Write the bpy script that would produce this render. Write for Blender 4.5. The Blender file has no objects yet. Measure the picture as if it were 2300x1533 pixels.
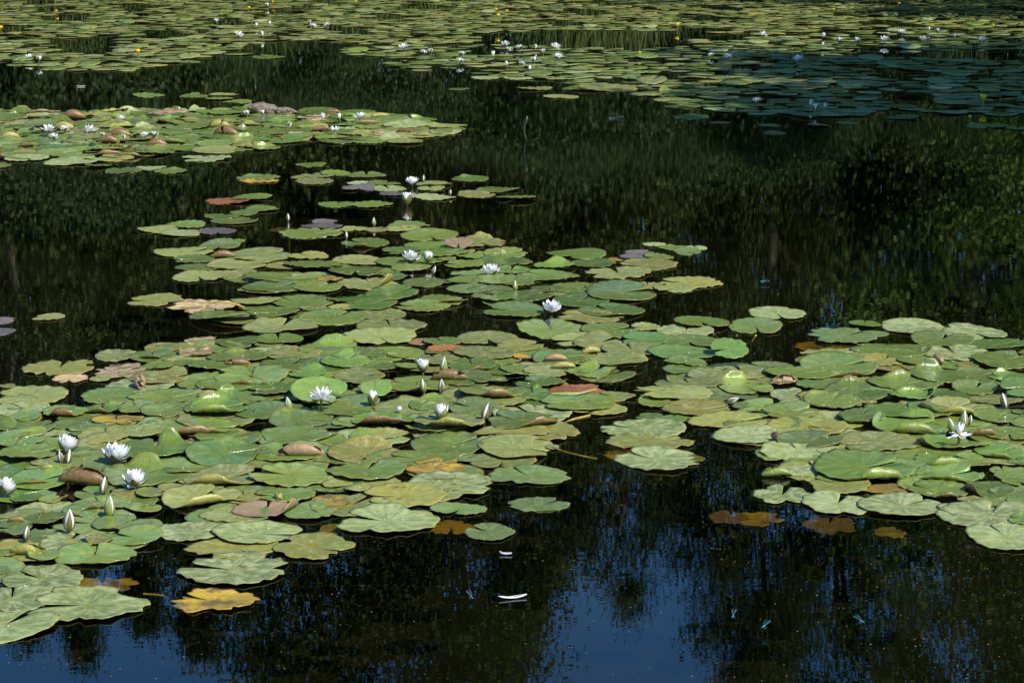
import bpy, math, random
import numpy as np
from mathutils import Vector, Matrix, Euler
R = math.radians
sc = bpy.context.scene
col = sc.collection

# ------------------------------------------------------------------ camera
FPX, PW, PH, PITCH, CAMH = 5100.0, 2300.0, 1533.0, R(11.27), 1.65
cam = bpy.data.cameras.new('camera')
cam.sensor_width = 36.0
cam.lens = FPX / PW * 36.0
cam.clip_start = 0.1
cam.clip_end = 2000
camo = bpy.data.objects.new('camera', cam)
camo.location = (0, 0, CAMH)
camo.rotation_euler = (R(90) - PITCH, 0, 0)
col.objects.link(camo)
sc.camera = camo

# ------------------------------------------------------------------ light
SUN_EL, SUN_AZ = R(45), R(136)          # azimuth clockwise from +Y: the sun stands behind the camera, to the right
world = bpy.data.worlds.new('World')
sc.world = world
world.use_nodes = True
wn = world.node_tree.nodes
wl = world.node_tree.links
sky = wn.new('ShaderNodeTexSky')
sky.sky_type = 'NISHITA'
sky.sun_disc = False
sky.sun_elevation = SUN_EL
sky.sun_rotation = SUN_AZ
sky.air_density = 1.0
sky.dust_density = 0.0
sky.ozone_density = 2.2
sky.altitude = 1200
bgn = wn['Background']
hsv = wn.new('ShaderNodeHueSaturation')
hsv.inputs['Saturation'].default_value = 1.28
wl.new(sky.outputs[0], hsv.inputs['Color'])
wl.new(hsv.outputs[0], bgn.inputs[0])
bgn.inputs[1].default_value = 0.13
sl = bpy.data.lights.new('sun', 'SUN')
sl.energy = 5.0
sl.angle = R(0.5)
sl.color = (1.0, 0.95, 0.86)
so = bpy.data.objects.new('sun', sl)
sdir = Vector((math.sin(SUN_AZ) * math.cos(SUN_EL), math.cos(SUN_AZ) * math.cos(SUN_EL), math.sin(SUN_EL)))
so.rotation_euler = sdir.to_track_quat('Z', 'Y').to_euler()
so.location = (20, -20, 30)
col.objects.link(so)
sc.view_settings.view_transform = 'Standard'
sc.view_settings.look = 'None'
sc.view_settings.exposure = 0.62
sc.view_settings.gamma = 1.0
sc.cycles.max_bounces = 6
sc.cycles.diffuse_bounces = 2
sc.cycles.glossy_bounces = 3
sc.cycles.transmission_bounces = 2
sc.cycles.transparent_max_bounces = 6
sc.render.resolution_x = 1024
sc.render.resolution_y = 682

# ------------------------------------------------------------------ helpers
CP, SP = math.cos(PITCH), math.sin(PITCH)
def ground(px, py, z=0.0):
    """photo pixel -> point on the horizontal plane z; also the depth along the lens axis"""
    u, v = (px - PW / 2) / FPX, -(py - PH / 2) / FPX
    dy, dz = CP + v * SP, -SP + v * CP
    t = (z - CAMH) / dz
    return t * u, t * dy, t

def link(o, parent=None):
    col.objects.link(o)
    if parent is not None:
        o.parent = parent
    return o

def tag(o, label=None, cat=None, group=None, kind=None):
    if label: o['label'] = label
    if cat: o['category'] = cat
    if group: o['group'] = group
    if kind: o['kind'] = kind
    return o

def empty(name, loc=(0, 0, 0), rot=(0, 0, 0), parent=None):
    o = bpy.data.objects.new(name, None)
    o.empty_display_size = 0.02
    o.location = loc
    o.rotation_euler = rot
    return link(o, parent)

def mesh_np(name, V, F, mats, uv=None, midx=None, smooth=True):
    """V (n,3), F (m,k) with constant k"""
    me = bpy.data.meshes.new(name)
    V = np.asarray(V, dtype=np.float32)
    F = np.asarray(F, dtype=np.int32)
    m, k = F.shape
    me.vertices.add(len(V))
    me.vertices.foreach_set('co', V.ravel())
    me.loops.add(m * k)
    me.loops.foreach_set('vertex_index', F.ravel())
    me.polygons.add(m)
    me.polygons.foreach_set('loop_start', np.arange(0, m * k, k, dtype=np.int32))
    me.polygons.foreach_set('loop_total', np.full(m, k, dtype=np.int32))
    for mt in mats:
        me.materials.append(mt)
    if midx is not None:
        me.polygons.foreach_set('material_index', np.asarray(midx, dtype=np.int32))
    me.polygons.foreach_set('use_smooth', np.full(m, bool(smooth)))
    if uv is not None:
        l = me.uv_layers.new(name='UVMap')
        l.data.foreach_set('uv', np.asarray(uv, dtype=np.float32)[F.ravel()].ravel())
    me.update(calc_edges=True)
    me.validate()
    return me

def obj(name, me, parent=None, loc=None, rot=None, scale=None):
    o = bpy.data.objects.new(name, me)
    if loc is not None: o.location = loc
    if rot is not None: o.rotation_euler = rot
    if scale is not None: o.scale = scale
    return link(o, parent)

def tube(pts, radii, n=8):
    """tapered tube along points -> V, F (quads)"""
    pts = [Vector(p) for p in pts]
    V, F = [], []
    for i, p in enumerate(pts):
        d = (pts[min(i + 1, len(pts) - 1)] - pts[max(i - 1, 0)]).normalized()
        a = Vector((0, 0, 1)) if abs(d.z) < 0.9 else Vector((1, 0, 0))
        s = d.cross(a).normalized()
        t = s.cross(d)
        for j in range(n):
            q = 2 * math.pi * j / n
            V.append(p + (s * math.cos(q) + t * math.sin(q)) * radii[i])
    for i in range(len(pts) - 1):
        for j in range(n):
            a, b = i * n + j, i * n + (j + 1) % n
            F.append((a, b, b + n, a + n))
    # caps as quads towards the end ring (collapsed rings close the ends)
    return [tuple(v) for v in V], F

def merge(parts):
    V, F, k = [], [], 0
    for v, f in parts:
        V.extend(v)
        F.extend([tuple(i + k for i in q) for q in f])
        k += len(v)
    return V, F

# ------------------------------------------------------------------ materials
def mat(name):
    m = bpy.data.materials.new(name)
    m.use_nodes = True
    nt = m.node_tree
    b = nt.nodes['Principled BSDF']
    return m, nt, b

def nd(nt, typ, **kw):
    n = nt.nodes.new(typ)
    for k, v in kw.items():
        setattr(n, k, v)
    return n

def setin(nt, sock, v):
    if hasattr(v, 'is_linked') or isinstance(v, bpy.types.NodeSocket):
        nt.links.new(v, sock)
    elif isinstance(v, (tuple, list)) and len(v) == 3 and sock.type == 'RGBA':
        sock.default_value = (*v, 1)
    else:
        sock.default_value = v

def math_n(nt, op, a, b=0.0, c=None, clamp=False):
    n = nd(nt, 'ShaderNodeMath', operation=op, use_clamp=clamp)
    setin(nt, n.inputs[0], a)
    setin(nt, n.inputs[1], b)
    if c is not None: setin(nt, n.inputs[2], c)
    return n.outputs[0]

def mixc(nt, f, a, b, blend='MIX'):
    n = nd(nt, 'ShaderNodeMix', data_type='RGBA', blend_type=blend)
    setin(nt, n.inputs[0], f)
    setin(nt, n.inputs[6], a)
    setin(nt, n.inputs[7], b)
    return n.outputs[2]

def ramp(nt, f, lo, hi, smooth=True):
    n = nd(nt, 'ShaderNodeMapRange', interpolation_type='SMOOTHSTEP' if smooth else 'LINEAR')
    n.inputs['From Min'].default_value = lo
    n.inputs['From Max'].default_value = hi
    setin(nt, n.inputs['Value'], f)
    return n.outputs['Result']

def noise(nt, vec, scale, detail=3, rough=0.55, w=None):
    n = nd(nt, 'ShaderNodeTexNoise')
    if w is not None:
        n.noise_dimensions = '4D'
        setin(nt, n.inputs['W'], w)
    if vec is not None: setin(nt, n.inputs['Vector'], vec)
    n.inputs['Scale'].default_value = scale
    n.inputs['Detail'].default_value = detail
    n.inputs['Roughness'].default_value = rough
    return n.outputs['Fac']

def pad_mat(name, base, base2, centre, silt, silt_col, rim, rough, specks=0.5, coat=0.0, patch=0.35, sat_noise=1.0):
    m, nt, b = mat(name)
    L = nt.links
    oi = nd(nt, 'ShaderNodeObjectInfo')
    ge = nd(nt, 'ShaderNodeNewGeometry')
    rnd = math_n(nt, 'FRACT', math_n(nt, 'ADD', oi.outputs['Random'], ge.outputs['Random Per Island']))
    w = math_n(nt, 'MULTIPLY', rnd, 60.0)
    tc = nd(nt, 'ShaderNodeTexCoord')
    uv = nd(nt, 'ShaderNodeUVMap')
    sep = nd(nt, 'ShaderNodeSeparateXYZ')
    L.new(uv.outputs[0], sep.inputs[0])
    th, rad = sep.outputs[0], sep.outputs[1]
    P = tc.outputs['Object']
    # radial streaks: coordinates (angle, radius)
    cmb = nd(nt, 'ShaderNodeCombineXYZ')
    setin(nt, cmb.inputs[0], math_n(nt, 'MULTIPLY', th, 34.0))
    setin(nt, cmb.inputs[1], math_n(nt, 'MULTIPLY', rad, 1.6))
    streak = noise(nt, cmb.outputs[0], 1.0, 4, 0.6, w)
    big = noise(nt, P, 9.0, 3, 0.55, w)
    mid = noise(nt, P, 34.0, 4, 0.62, w)
    fine = noise(nt, P, 160.0, 3, 0.6, w)
    c = mixc(nt, rnd, base, base2)
    c = mixc(nt, math_n(nt, 'MULTIPLY', ramp(nt, big, 0.40, 0.66), patch), c, centre)
    # value variation from pad to pad and along the veins
    v = math_n(nt, 'ADD', math_n(nt, 'MULTIPLY', streak, 0.85), 0.55)
    v = math_n(nt, 'MULTIPLY', v, math_n(nt, 'ADD', math_n(nt, 'MULTIPLY', math_n(nt, 'FRACT', math_n(nt, 'MULTIPLY', rnd, 7.31)), 0.60), 0.66))
    v = math_n(nt, 'MULTIPLY', v, math_n(nt, 'ADD', math_n(nt, 'MULTIPLY', mid, 0.7), 0.66))
    hs = nd(nt, 'ShaderNodeHueSaturation')
    L.new(c, hs.inputs['Color'])
    L.new(v, hs.inputs['Value'])
    c = hs.outputs[0]
    # centre where the stalk joins
    cd = math_n(nt, 'ADD', rad, math_n(nt, 'MULTIPLY', math_n(nt, 'SUBTRACT', streak, 0.5), 0.35))
    cf = math_n(nt, 'SUBTRACT', 1.0, ramp(nt, cd, 0.03, 0.24))
    c = mixc(nt, math_n(nt, 'MULTIPLY', cf, 0.62), c, centre)
    # dried silt and algae film in patches that follow the veins
    sm = math_n(nt, 'ADD', math_n(nt, 'MULTIPLY', mid, 0.55), math_n(nt, 'MULTIPLY', streak, 0.5))
    sf = ramp(nt, sm, 0.62 - 0.25 * silt, 0.80 - 0.20 * silt)
    c = mixc(nt, math_n(nt, 'MULTIPLY', sf, min(1.0, 0.25 + silt * 0.75)), c, silt_col)
    # rim
    rd = math_n(nt, 'ADD', rad, math_n(nt, 'MULTIPLY', math_n(nt, 'SUBTRACT', mid, 0.5), 0.30))
    rf = math_n(nt, 'MULTIPLY', ramp(nt, rd, 0.90, 1.04), 0.75)
    c = mixc(nt, rf, c, rim)
    # dark specks, bites, insect marks
    sp = ramp(nt, noise(nt, P, 85.0, 2, 0.5, math_n(nt, 'ADD', w, 13.0)), 0.68, 0.74)
    c = mixc(nt, math_n(nt, 'MULTIPLY', sp, specks), c, (0.03, 0.028, 0.012))
    rot = ramp(nt, noise(nt, P, 16.0, 4, 0.6, math_n(nt, 'ADD', w, 31.0)), *((0.50, 0.60) if name in ('pad_orange', 'pad_tan') else (0.64, 0.70)))
    c = mixc(nt, math_n(nt, 'MULTIPLY', rot, 0.85), c, (0.115, 0.075, 0.025))
    L.new(c, b.inputs['Base Color'])
    setin(nt, b.inputs['Roughness'], math_n(nt, 'ADD', math_n(nt, 'MULTIPLY', fine, 0.2), rough + math.copysign(0, 1) - 0.08))
    b.inputs['Specular IOR Level'].default_value = 0.5
    if coat:
        b.inputs['Coat Weight'].default_value = coat
        b.inputs['Coat Roughness'].default_value = 0.12
    bp = nd(nt, 'ShaderNodeBump')
    bp.inputs['Strength'].default_value = 0.7
    bp.inputs['Distance'].default_value = 0.006
    hh = math_n(nt, 'ADD', math_n(nt, 'MULTIPLY', streak, 0.8), math_n(nt, 'ADD', math_n(nt, 'MULTIPLY', mid, 0.5), math_n(nt, 'MULTIPLY', fine, 0.15)))
    L.new(hh, bp.inputs['Height'])
    L.new(bp.outputs[0], b.inputs['Normal'])
    return m

SILT = (0.31, 0.35, 0.155)
PADM = {
 'g': pad_mat('pad_green', (0.092, 0.170, 0.026), (0.150, 0.200, 0.038), (0.180, 0.185, 0.020), 0.36, (0.26, 0.31, 0.10), (0.19, 0.16, 0.04), 0.29, 0.9, 0.4),
 'q': pad_mat('pad_bright_green', (0.105, 0.195, 0.032), (0.140, 0.215, 0.040), (0.18, 0.21, 0.03), 0.22, (0.22, 0.29, 0.12), (0.15, 0.20, 0.04), 0.27, 0.6, 0.30),
 'e': pad_mat('pad_yellowish_green', (0.165, 0.205, 0.050), (0.185, 0.205, 0.060), (0.22, 0.20, 0.02), 0.50, (0.29, 0.30, 0.14), (0.24, 0.18, 0.05), 0.40, 0.9, 0.1),
 'p': pad_mat('pad_silted', (0.150, 0.200, 0.065), (0.185, 0.220, 0.090), (0.19, 0.20, 0.02), 0.72, SILT, (0.21, 0.22, 0.05), 0.50, 0.55),
 'y': pad_mat('pad_yellow_olive', (0.160, 0.190, 0.038), (0.190, 0.190, 0.042), (0.22, 0.18, 0.016), 0.45, (0.32, 0.30, 0.15), (0.27, 0.20, 0.06), 0.45, 0.6, patch=0.6),
 'a': pad_mat('pad_algae', (0.080, 0.145, 0.035), (0.120, 0.160, 0.045), (0.15, 0.17, 0.02), 0.55, (0.17, 0.21, 0.09), (0.14, 0.14, 0.04), 0.55, 0.95),
 'o': pad_mat('pad_orange', (0.360, 0.215, 0.014), (0.290, 0.220, 0.024), (0.17, 0.125, 0.02), 0.10, (0.30, 0.26, 0.10), (0.28, 0.13, 0.02), 0.40, 0.95, patch=0.8),
 't': pad_mat('pad_tan', (0.360, 0.260, 0.130), (0.330, 0.230, 0.110), (0.28, 0.22, 0.04), 0.55, (0.50, 0.42, 0.33), (0.26, 0.15, 0.06), 0.55, 0.7),
 'b': pad_mat('pad_brown', (0.130, 0.082, 0.034), (0.160, 0.110, 0.044), (0.14, 0.10, 0.03), 0.35, (0.30, 0.21, 0.13), (0.12, 0.06, 0.03), 0.50, 0.8),
 'k': pad_mat('pad_pink', (0.270, 0.180, 0.110), (0.240, 0.160, 0.090), (0.26, 0.23, 0.06), 0.35, (0.42, 0.30, 0.24), (0.28, 0.14, 0.08), 0.42, 0.3),
 'm': pad_mat('pad_maroon', (0.190, 0.055, 0.030), (0.240, 0.085, 0.030), (0.30, 0.17, 0.02), 0.15, (0.40, 0.27, 0.26), (0.20, 0.08, 0.03), 0.36, 0.5),
 'v': pad_mat('pad_purple', (0.110, 0.085, 0.085), (0.130, 0.100, 0.098), (0.14, 0.15, 0.07), 0.30, (0.24, 0.24, 0.22), (0.14, 0.08, 0.09), 0.36, 0.5),
}
def under_mat(name, a, b_):
    m, nt, b = mat(name)
    tc = nd(nt, 'ShaderNodeTexCoord')
    uv = nd(nt, 'ShaderNodeUVMap')
    mp = nd(nt, 'ShaderNodeMapping')
    mp.inputs['Scale'].default_value = (30, 1.5, 1)
    nt.links.new(uv.outputs[0], mp.inputs[0])
    st = noise(nt, mp.outputs[0], 1.0, 4, 0.6)
    n = noise(nt, tc.outputs['Object'], 45, 4, 0.65)
    f = math_n(nt, 'ADD', math_n(nt, 'MULTIPLY', n, .55), math_n(nt, 'MULTIPLY', st, .5))
    c = mixc(nt, ramp(nt, f, 0.38, 0.66), a, b_)
    sp = ramp(nt, noise(nt, tc.outputs['Object'], 110, 2, .5), .64, .72)
    c = mixc(nt, math_n(nt, 'MULTIPLY', sp, .7), c, tuple(x * .35 for x in a))
    nt.links.new(c, b.inputs['Base Color'])
    b.inputs['Roughness'].default_value = 0.42
    bp = nd(nt, 'ShaderNodeBump')
    bp.inputs['Strength'].default_value = 0.8
    bp.inputs['Distance'].default_value = 0.006
    nt.links.new(f, bp.inputs['Height'])
    nt.links.new(bp.outputs[0], b.inputs['Normal'])
    return m
UND_R = under_mat('underside_red_brown', (0.120, 0.060, 0.024), (0.150, 0.112, 0.030))
UND_Y = under_mat('underside_yellow', (0.270, 0.230, 0.050), (0.210, 0.210, 0.050))
UND_G = under_mat('underside_green', (0.170, 0.230, 0.035), (0.140, 0.160, 0.040))
UND_K = under_mat('underside_pink', (0.270, 0.165, 0.100), (0.210, 0.160, 0.060))

def simple(name, c, rough=0.5, trans=0.0, spec=0.5, var=0.0):
    m, nt, b = mat(name)
    b.inputs['Base Color'].default_value = (*c, 1)
    b.inputs['Roughness'].default_value = rough
    b.inputs['Specular IOR Level'].default_value = spec
    if var:
        tc = nd(nt, 'ShaderNodeTexCoord')
        n = noise(nt, tc.outputs['Object'], 60, 4, 0.6)
        c2 = tuple(x * (1 - var) for x in c)
        nt.links.new(mixc(nt, ramp(nt, n, 0.35, 0.65), c, c2), b.inputs['Base Color'])
    if trans:
        tl = nd(nt, 'ShaderNodeBsdfTranslucent')
        tl.inputs[0].default_value = (*c, 1)
        mx = nd(nt, 'ShaderNodeMixShader')
        mx.inputs[0].default_value = trans
        nt.links.new(b.outputs[0], mx.inputs[1])
        nt.links.new(tl.outputs[0], mx.inputs[2])
        nt.links.new(mx.outputs[0], nt.nodes['Material Output'].inputs[0])
    return m

M_PETAL = simple('petal_white', (0.80, 0.80, 0.78), 0.45, 0.25, 0.3, 0.06)
M_SEPAL = simple('sepal_olive', (0.130, 0.120, 0.025), 0.45, 0.0, 0.5, 0.45)
M_SEPALG = simple('sepal_green', (0.190, 0.230, 0.045), 0.45, 0.0, 0.5, 0.35)
M_STAMEN = simple('stamen_yellow', (0.70, 0.42, 0.03), 0.5)
M_STALK = simple('stalk_green', (0.13, 0.13, 0.03), 0.4, 0, 0.5, 0.4)
M_STALKY = simple('stalk_yellow', (0.38, 0.29, 0.06), 0.45, 0, 0.5, 0.3)
M_YEL = simple('pond_lily_yellow', (0.75, 0.48, 0.01), 0.4, 0.1)
M_FEATHER = simple('feather_white', (0.55, 0.55, 0.58), 0.6, 0.2)
M_BLUE = simple('damselfly_blue', (0.03, 0.20, 0.36), 0.3, 0, 0.6, 0.5)
M_WING = simple('damselfly_wing', (0.10, 0.16, 0.18), 0.2)
M_WING.node_tree.nodes['Principled BSDF'].inputs['Alpha'].default_value = 0.16
M_DROP = simple('water_drop', (0.5, 0.55, 0.5), 0.03)
M_DROP.node_tree.nodes['Principled BSDF'].inputs['Alpha'].default_value = 0.6
M_ROOT = simple('rhizome_brown', (0.20, 0.16, 0.12), 0.75, 0, 0.4, 0.65)

# water: mirror by Fresnel, the rest is looked through into brown murk
m, nt, b = mat('pond_water')
nt.nodes.remove(b)
gl = nd(nt, 'ShaderNodeBsdfGlossy'); gl.inputs['Roughness'].default_value = 0.0
gl.inputs['Color'].default_value = (1, 1, 1, 1)
tr = nd(nt, 'ShaderNodeBsdfTransparent'); tr.inputs['Color'].default_value = (0.70, 0.66, 0.48, 1)
fr = nd(nt, 'ShaderNodeFresnel'); fr.inputs['IOR'].default_value = 1.333
mx = nd(nt, 'ShaderNodeMixShader')
tc = nd(nt, 'ShaderNodeTexCoord')
def wave(scale, sx, sy, det):
    mp = nd(nt, 'ShaderNodeMapping')
    mp.inputs['Scale'].default_value = (sx, sy, 1)
    nt.links.new(tc.outputs['Object'], mp.inputs[0])
    return noise(nt, mp.outputs[0], scale, det, 0.5)
calm = ramp(nt, wave(0.55, 1, 1, 2), 0.40, 0.66)
w1 = wave(7.0, 0.55, 1.5, 2)
w2 = wave(30.0, 0.35, 1.5, 2)
hgt = math_n(nt, 'ADD', math_n(nt, 'MULTIPLY', w1, 0.00010),
             math_n(nt, 'MULTIPLY', w2, math_n(nt, 'ADD', 0.000006, math_n(nt, 'MULTIPLY', calm, 0.000042))))
bp = nd(nt, 'ShaderNodeBump'); bp.inputs['Strength'].default_value = 1.0; bp.inputs['Distance'].default_value = 1.0
nt.links.new(hgt, bp.inputs['Height'])
nt.links.new(bp.outputs[0], gl.inputs['Normal'])
nt.links.new(bp.outputs[0], fr.inputs['Normal'])
nt.links.new(fr.outputs[0], mx.inputs[0])
nt.links.new(tr.outputs[0], mx.inputs[1])
nt.links.new(gl.outputs[0], mx.inputs[2])
nt.links.new(mx.outputs[0], nt.nodes['Material Output'].inputs[0])
M_WATER = m

m, nt, b = mat('bank_soil')
tc = nd(nt, 'ShaderNodeTexCoord')
sepz = nd(nt, 'ShaderNodeSeparateXYZ')
nt.links.new(tc.outputs['Object'], sepz.inputs[0])
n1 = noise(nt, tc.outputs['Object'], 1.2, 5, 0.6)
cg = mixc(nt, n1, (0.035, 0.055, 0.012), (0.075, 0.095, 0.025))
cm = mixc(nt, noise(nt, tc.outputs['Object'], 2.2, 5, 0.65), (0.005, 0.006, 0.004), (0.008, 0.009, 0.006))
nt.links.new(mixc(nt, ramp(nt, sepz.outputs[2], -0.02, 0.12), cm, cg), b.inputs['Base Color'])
b.inputs['Roughness'].default_value = 0.95
b.inputs['Specular IOR Level'].default_value = 0.0
M_SOIL = m

def leaf_mat(name, a, b_, trans=0.35):
    m, nt, b = mat(name)
    ge = nd(nt, 'ShaderNodeNewGeometry')
    tc = nd(nt, 'ShaderNodeTexCoord')
    f = math_n(nt, 'ADD', math_n(nt, 'MULTIPLY', ge.outputs['Random Per Island'], 0.6), math_n(nt, 'MULTIPLY', noise(nt, tc.outputs['Object'], 0.35, 2), 0.4))
    c = mixc(nt, f, a, b_)
    nt.links.new(c, b.inputs['Base Color'])
    b.inputs['Roughness'].default_value = 0.6
    b.inputs['Specular IOR Level'].default_value = 0.2
    tl = nd(nt, 'ShaderNodeBsdfTranslucent')
    nt.links.new(c, tl.inputs[0])
    mx = nd(nt, 'ShaderNodeMixShader')
    mx.inputs[0].default_value = trans
    nt.links.new(b.outputs[0], mx.inputs[1])
    nt.links.new(tl.outputs[0], mx.inputs[2])
    nt.links.new(mx.outputs[0], nt.nodes['Material Output'].inputs[0])
    return m
M_LEAF = [leaf_mat('leaf_mid', (0.036, 0.064, 0.013), (0.080, 0.108, 0.022)),
          leaf_mat('leaf_dark', (0.028, 0.060, 0.017), (0.062, 0.098, 0.028)),
          leaf_mat('leaf_fresh', (0.048, 0.100, 0.014), (0.115, 0.165, 0.027)),
          leaf_mat('leaf_olive', (0.040, 0.058, 0.018), (0.078, 0.090, 0.030))]
M_BARK = simple('bark', (0.15, 0.12, 0.09), 0.9, 0, 0.2, 0.5)
M_BARKP = simple('bark_pale', (0.36, 0.32, 0.27), 0.9, 0, 0.2, 0.4)
M_REED = leaf_mat('reed_green', (0.060, 0.100, 0.020), (0.130, 0.150, 0.045), 0.25)
# ------------------------------------------------------------------ pond, banks, water
POND = np.array([(-30, 3.0), (-8, 3.3), (0, 3.0), (7.5, 3.6), (9.0, 9), (8.0, 16), (7.4, 24), (8.0, 33), (7.0, 40), (2, 43.5), (-6, 44.5), (-16, 43), (-27, 45), (-36, 36), (-38, 18)], dtype=float)
def pond_sd(X, Y):
    """signed distance to the pond edge, negative inside"""
    d = np.full(X.shape, 1e9)
    inside = np.zeros(X.shape, bool)
    n = len(POND)
    for i in range(n):
        ax, ay = POND[i]; bx, by = POND[(i + 1) % n]
        t = np.clip(((X - ax) * (bx - ax) + (Y - ay) * (by - ay)) / ((bx - ax) ** 2 + (by - ay) ** 2), 0, 1)
        d = np.minimum(d, np.hypot(X - ax - t * (bx - ax), Y - ay - t * (by - ay)))
        c = ((ay > Y) != (by > Y)) & (X < (bx - ax) * (Y - ay) / (by - ay + 1e-12) + ax)
        inside ^= c
    return np.where(inside, -d, d)
def sheight(X, Y):
    s = pond_sd(X, Y)
    s = s + 0.35 * np.sin(X * 1.3 + 0.7 * Y) + 0.25 * np.sin(Y * 1.9 - X * 0.6)
    z = np.where(s < 0, -0.55 * (1 - np.exp(s / 0.9)), 0.42 * (1 - np.exp(-s / 1.2)) + 0.9 * (1 - np.exp(-s / 60)))
    return z + 0.03 * np.sin(3 * X) * np.cos(2.3 * Y) * (s > 0.5)
g = np.linspace(-1, 1, 181)
gx = -8 + np.sinh(g * 4.2) * 12
gy = 22 + np.sinh(g * 4.2) * 12
GX, GY = np.meshgrid(gx, gy)
GZ = sheight(GX, GY)
n = len(g)
idx = np.arange(n * n).reshape(n, n)
F = np.stack([idx[:-1, :-1], idx[:-1, 1:], idx[1:, 1:], idx[1:, :-1]], -1).reshape(-1, 4)
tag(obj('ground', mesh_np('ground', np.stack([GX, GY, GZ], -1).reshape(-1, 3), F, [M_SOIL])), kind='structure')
wv = [(-45, 1.0, 0), (14, 1.0, 0), (14, 50, 0), (-45, 50, 0)]
tag(obj('water', mesh_np('water', wv, [(0, 1, 2, 3)], [M_WATER])), kind='structure')

# ------------------------------------------------------------------ trees and bushes
def leaves_np(rng, centres, radii, per, size, up=0.4):
    n = len(centres) * per
    c = np.repeat(centres, per, 0) + rng.normal(0, 1, (n, 3)) * np.repeat(radii, per)[:, None] * np.array([0.55, 0.55, 0.42])
    nrm = rng.normal(0, 1, (n, 3)); nrm[:, 2] = np.abs(nrm[:, 2]) + up
    nrm /= np.linalg.norm(nrm, axis=1)[:, None]
    a = rng.normal(0, 1, (n, 3))
    a -= (a * nrm).sum(1)[:, None] * nrm
    a /= np.linalg.norm(a, axis=1)[:, None]
    bvec = np.cross(nrm, a)
    s = size * rng.uniform(0.65, 1.35, n)[:, None]
    V = np.stack([c - a * s * 0.5, c + bvec * s * 0.27 + nrm * s * 0.05, c + a * s * 0.5, c - bvec * s * 0.27 + nrm * s * 0.05], 1).reshape(-1, 3)
    return V, np.arange(n * 4).reshape(n, 4)

def make_tree(name, seed, height, width, trunk_h, nclump, per, leaf, lmat, bark, style='broad', clump=1.0, hang=0.0):
    rng = np.random.default_rng(seed)
    rnd = random.Random(seed)
    C = []
    while len(C) < nclump:
        u = rng.uniform(0, 1)
        z = trunk_h + (height - trunk_h) * u
        if style == 'broad':
            prof = math.sqrt(max(0, 1 - (2 * u ** 0.85 - 1) ** 2)) * (0.85 + 0.3 * math.sin(7 * u + seed))
        elif style == 'spire':
            prof = (1 - u) ** 0.75 * 0.9 + 0.04
        else:   # bush
            prof = math.sqrt(max(0, 1 - u ** 2))
        q = rng.uniform(0, 2 * math.pi)
        lob = 1 + 0.28 * math.sin(3 * q + seed + 4 * u) + 0.16 * math.sin(5 * q - 6 * u)
        rr = width * prof * lob * rng.uniform(0.15, 1) ** 0.45
        C.append((rr * math.cos(q), rr * math.sin(q), z - hang * rr))
    C = np.array(C)
    rad = clump * rng.uniform(0.55, 1.25, nclump)
    V, F = leaves_np(rng, C, rad, per, leaf)
    keep = None
    root = empty(name)
    obj('crown', mesh_np('crown', V, F, [lmat], smooth=False), root)
    parts = []
    r0 = height * 0.017
    top = trunk_h + (height - trunk_h) * 0.8
    pts = [(0, 0, -0.6)]
    for i in range(1, 8):
        pts.append((rnd.uniform(-.12, .12) * i * 0.3, rnd.uniform(-.12, .12) * i * 0.3, top * i / 7))
    parts.append(tube(pts, [r0 * (1.35 if i == 0 else 1) * (1 - 0.85 * i / 7) for i in range(8)], 9))
    for k in range(16 if style != 'spire' else 10):
        c = C[rnd.randrange(nclump)]
        zb = max(0.35 * trunk_h + 0.3, min(top * 0.95, c[2] - rnd.uniform(0.1, 0.35) * height * 0.5))
        t = zb / top * 7
        i = int(min(6, t))
        p0 = Vector(pts[i]).lerp(Vector(pts[i + 1]), t - i)
        p1 = Vector(c)
        mid = p0.lerp(p1, 0.5) + Vector((0, 0, 0.12 * (p1 - p0).length))
        parts.append(tube([p0, p0.lerp(mid, .6), mid, p1], [r0 * .34, r0 * .25, r0 * .18, r0 * .05], 5))
    v, f = merge(parts)
    obj('trunk', mesh_np('trunk', v, f, [bark]), root)
    return root

def copy_tree(root, loc, rz, s, label=None, group=None):
    r = root.copy()
    col.objects.link(r)
    r.location = loc
    r.rotation_euler = (0, 0, rz)
    r.scale = s if isinstance(s, tuple) else (s, s, s)
    if label: r['label'] = label
    if group: r['group'] = group
    for ch in root.children:
        c = ch.copy()
        col.objects.link(c)
        c.parent = r
    return r

def gz(x, y):
    return float(sheight(np.array([x], float), np.array([y], float))[0])

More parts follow.
